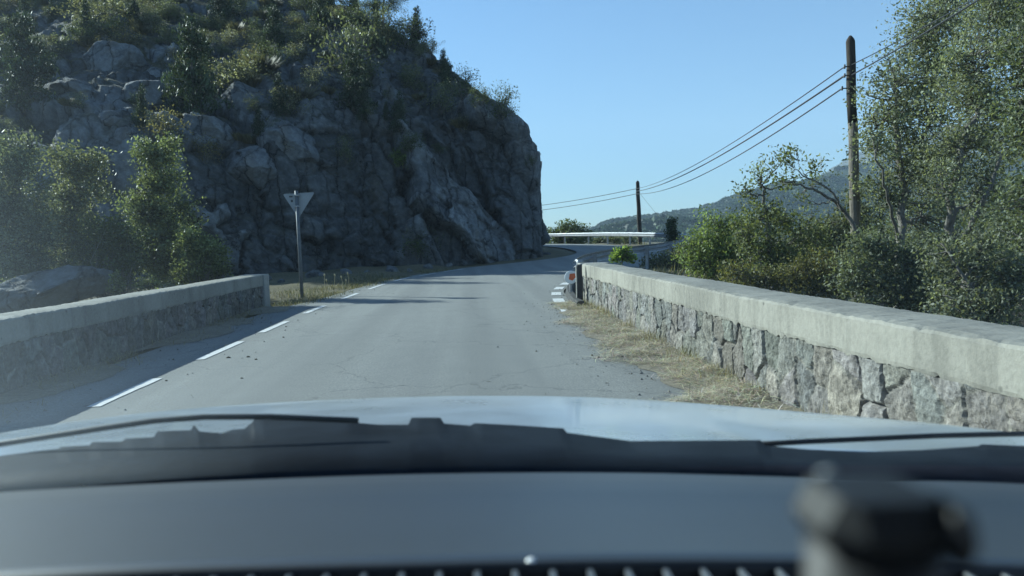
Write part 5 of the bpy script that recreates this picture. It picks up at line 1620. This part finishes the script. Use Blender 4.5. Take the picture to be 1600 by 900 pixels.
# roof, pillars, body sides, wheels: they close the car round the camera
def hull(name, sections, mat, parent, thick=.02):
    V = [tuple(p_) for s_ in sections for p_ in s_]
    o = mk(name, V, grid_faces(len(sections), len(sections[0])), mat, parent, smooth=True)
    md = o.modifiers.new('thickness', 'SOLIDIFY'); md.thickness = thick; md.offset = 0
    return o
hull('roof', [[(u * (.60 + .04 * min(1, t_ * 3)), .22 - .06 * u * u - 2.3 * t_, 1.597 + .05 * math.sin(math.pi * min(1, t_ * 1.2)) * (1 - u * u * .6)) for u in np.linspace(-1, 1, 15)] for t_ in np.linspace(0, 1, 14)], M['headliner'], car)
for s_ in (-1, 1):
    P = [glass_pt(s_ * 1.03, t_) for t_ in np.linspace(0, 1, 7)]
    MB().tube(P, [.035] * 7, 8).build('windscreen_pillar', M['dashdark'], car, True)
    hull('side_panel', [[(s_ * (.84 + .03 * math.sin(math.pi * h_)), yy_, .34 + .70 * h_) for h_ in np.linspace(0, 1, 8)] for yy_ in np.linspace(-2.2, 0.55, 14)], M['carpaint'], car)
    MB().tube([(s_ * .84, -.35, 1.02), (s_ * .70, -.45, 1.58)], .035, 8).build('door_pillar', M['dashdark'], car)
    for wy in (1.28, -1.35):
        V = []; F = []; nn = 28; pr = [(.20, -.10), (.30, -.105), (.325, -.08), (.33, 0), (.325, .08), (.30, .105), (.20, .10)]
        for k in range(nn):
            a = 2 * math.pi * k / nn
            for rr_, ox in pr: V.append((s_ * .74 + ox, wy + rr_ * math.cos(a), .332 + rr_ * math.sin(a)))
        for k in range(nn):
            for e in range(6): F.append((k * 7 + e, k * 7 + e + 1, ((k + 1) % nn) * 7 + e + 1, ((k + 1) % nn) * 7 + e))
        wh = mk('wheel', V, F, M['tyre'], car, smooth=True)
        m2 = MB(); m2.tube([(s_ * .74 - .08, wy, .332), (s_ * .74 + .08, wy, .332)], .05, 12)
        for k in range(7):
            a = 2 * math.pi * k / 7; m2.tube([(s_ * .80, wy, .332), (s_ * .80, wy + .2 * math.cos(a), .332 + .2 * math.sin(a))], [.028, .02], 6)
        m2.build('rim', M['rimmetal'], wh)
MB().box((-.84, -2.25, .30), (.84, -2.15, 1.05), .02).box((-.80, -2.15, .28), (.80, 1.6, .32)).build('underbody', M['dashdark'], car)

# phone holder standing on the dash, very close to the lens
hy = .122
hc = at(1363, 812, hy)
ho = thing('phone_holder', 'blurred black holder with two shiny knobs on the right of the dashboard', 'phone holder', (hc.x, hc.y, 1.10))
lz = hc.z - 1.10
W2, H2 = pxr(105, hy), pxr(52, hy)
MB().box((-W2, -.010, lz - H2), (W2, .012, lz + H2), .005).build('clamp_body', M['holder'], ho)
MB().box((W2 * .62, -.013, lz - H2 * .75), (W2 * .98, .0, lz + H2 * .9), .003).build('clamp_jaw', M['rubber'], ho)
for px, py, rr_, mt in ((1293, 757, 24, 'knob'), (1381, 764, 21, 'knob')):
    k_ = at(px, py, hy + .012)
    V_, F_ = ico(3)
    mk('knob', V_ * np.array([pxr(rr_, hy), pxr(rr_, hy), pxr(rr_ + 3, hy)]) + np.array((k_.x - hc.x, k_.y - hc.y, k_.z - 1.10)), F_, M[mt], ho, smooth=True)
MB().tube([(0, 0, lz - H2 * .8), (.002, .01, lz * .4), (.002, .02, .02)], [.011, .009, .009], 12).build('stem', M['rubber'], ho, True)
MB().tube([(.002, .02, -.004), (.002, .02, .012), (.002, .02, .022)], [.034, .032, .014], 24).build('base_pad', M['holder'], ho, True)

# ------------------------------------------------------------------ air
hz = MB().box((-3300, -3300, -14), (3300, 3300, 480)).build('haze', None)
mh = bpy.data.materials.new('haze'); mh.use_nodes = True
nt = mh.node_tree; nt.nodes.clear()
om = nt.nodes.new('ShaderNodeOutputMaterial'); pv = nt.nodes.new('ShaderNodeVolumePrincipled')
pv.inputs['Density'].default_value = 0.0003
pv.inputs['Color'].default_value = (0.62, 0.80, 1.0, 1)
pv.inputs['Anisotropy'].default_value = 0.0
nt.links.new(pv.outputs[0], om.inputs['Volume'])
hz.data.materials.append(mh)
tag(hz, kind='stuff')
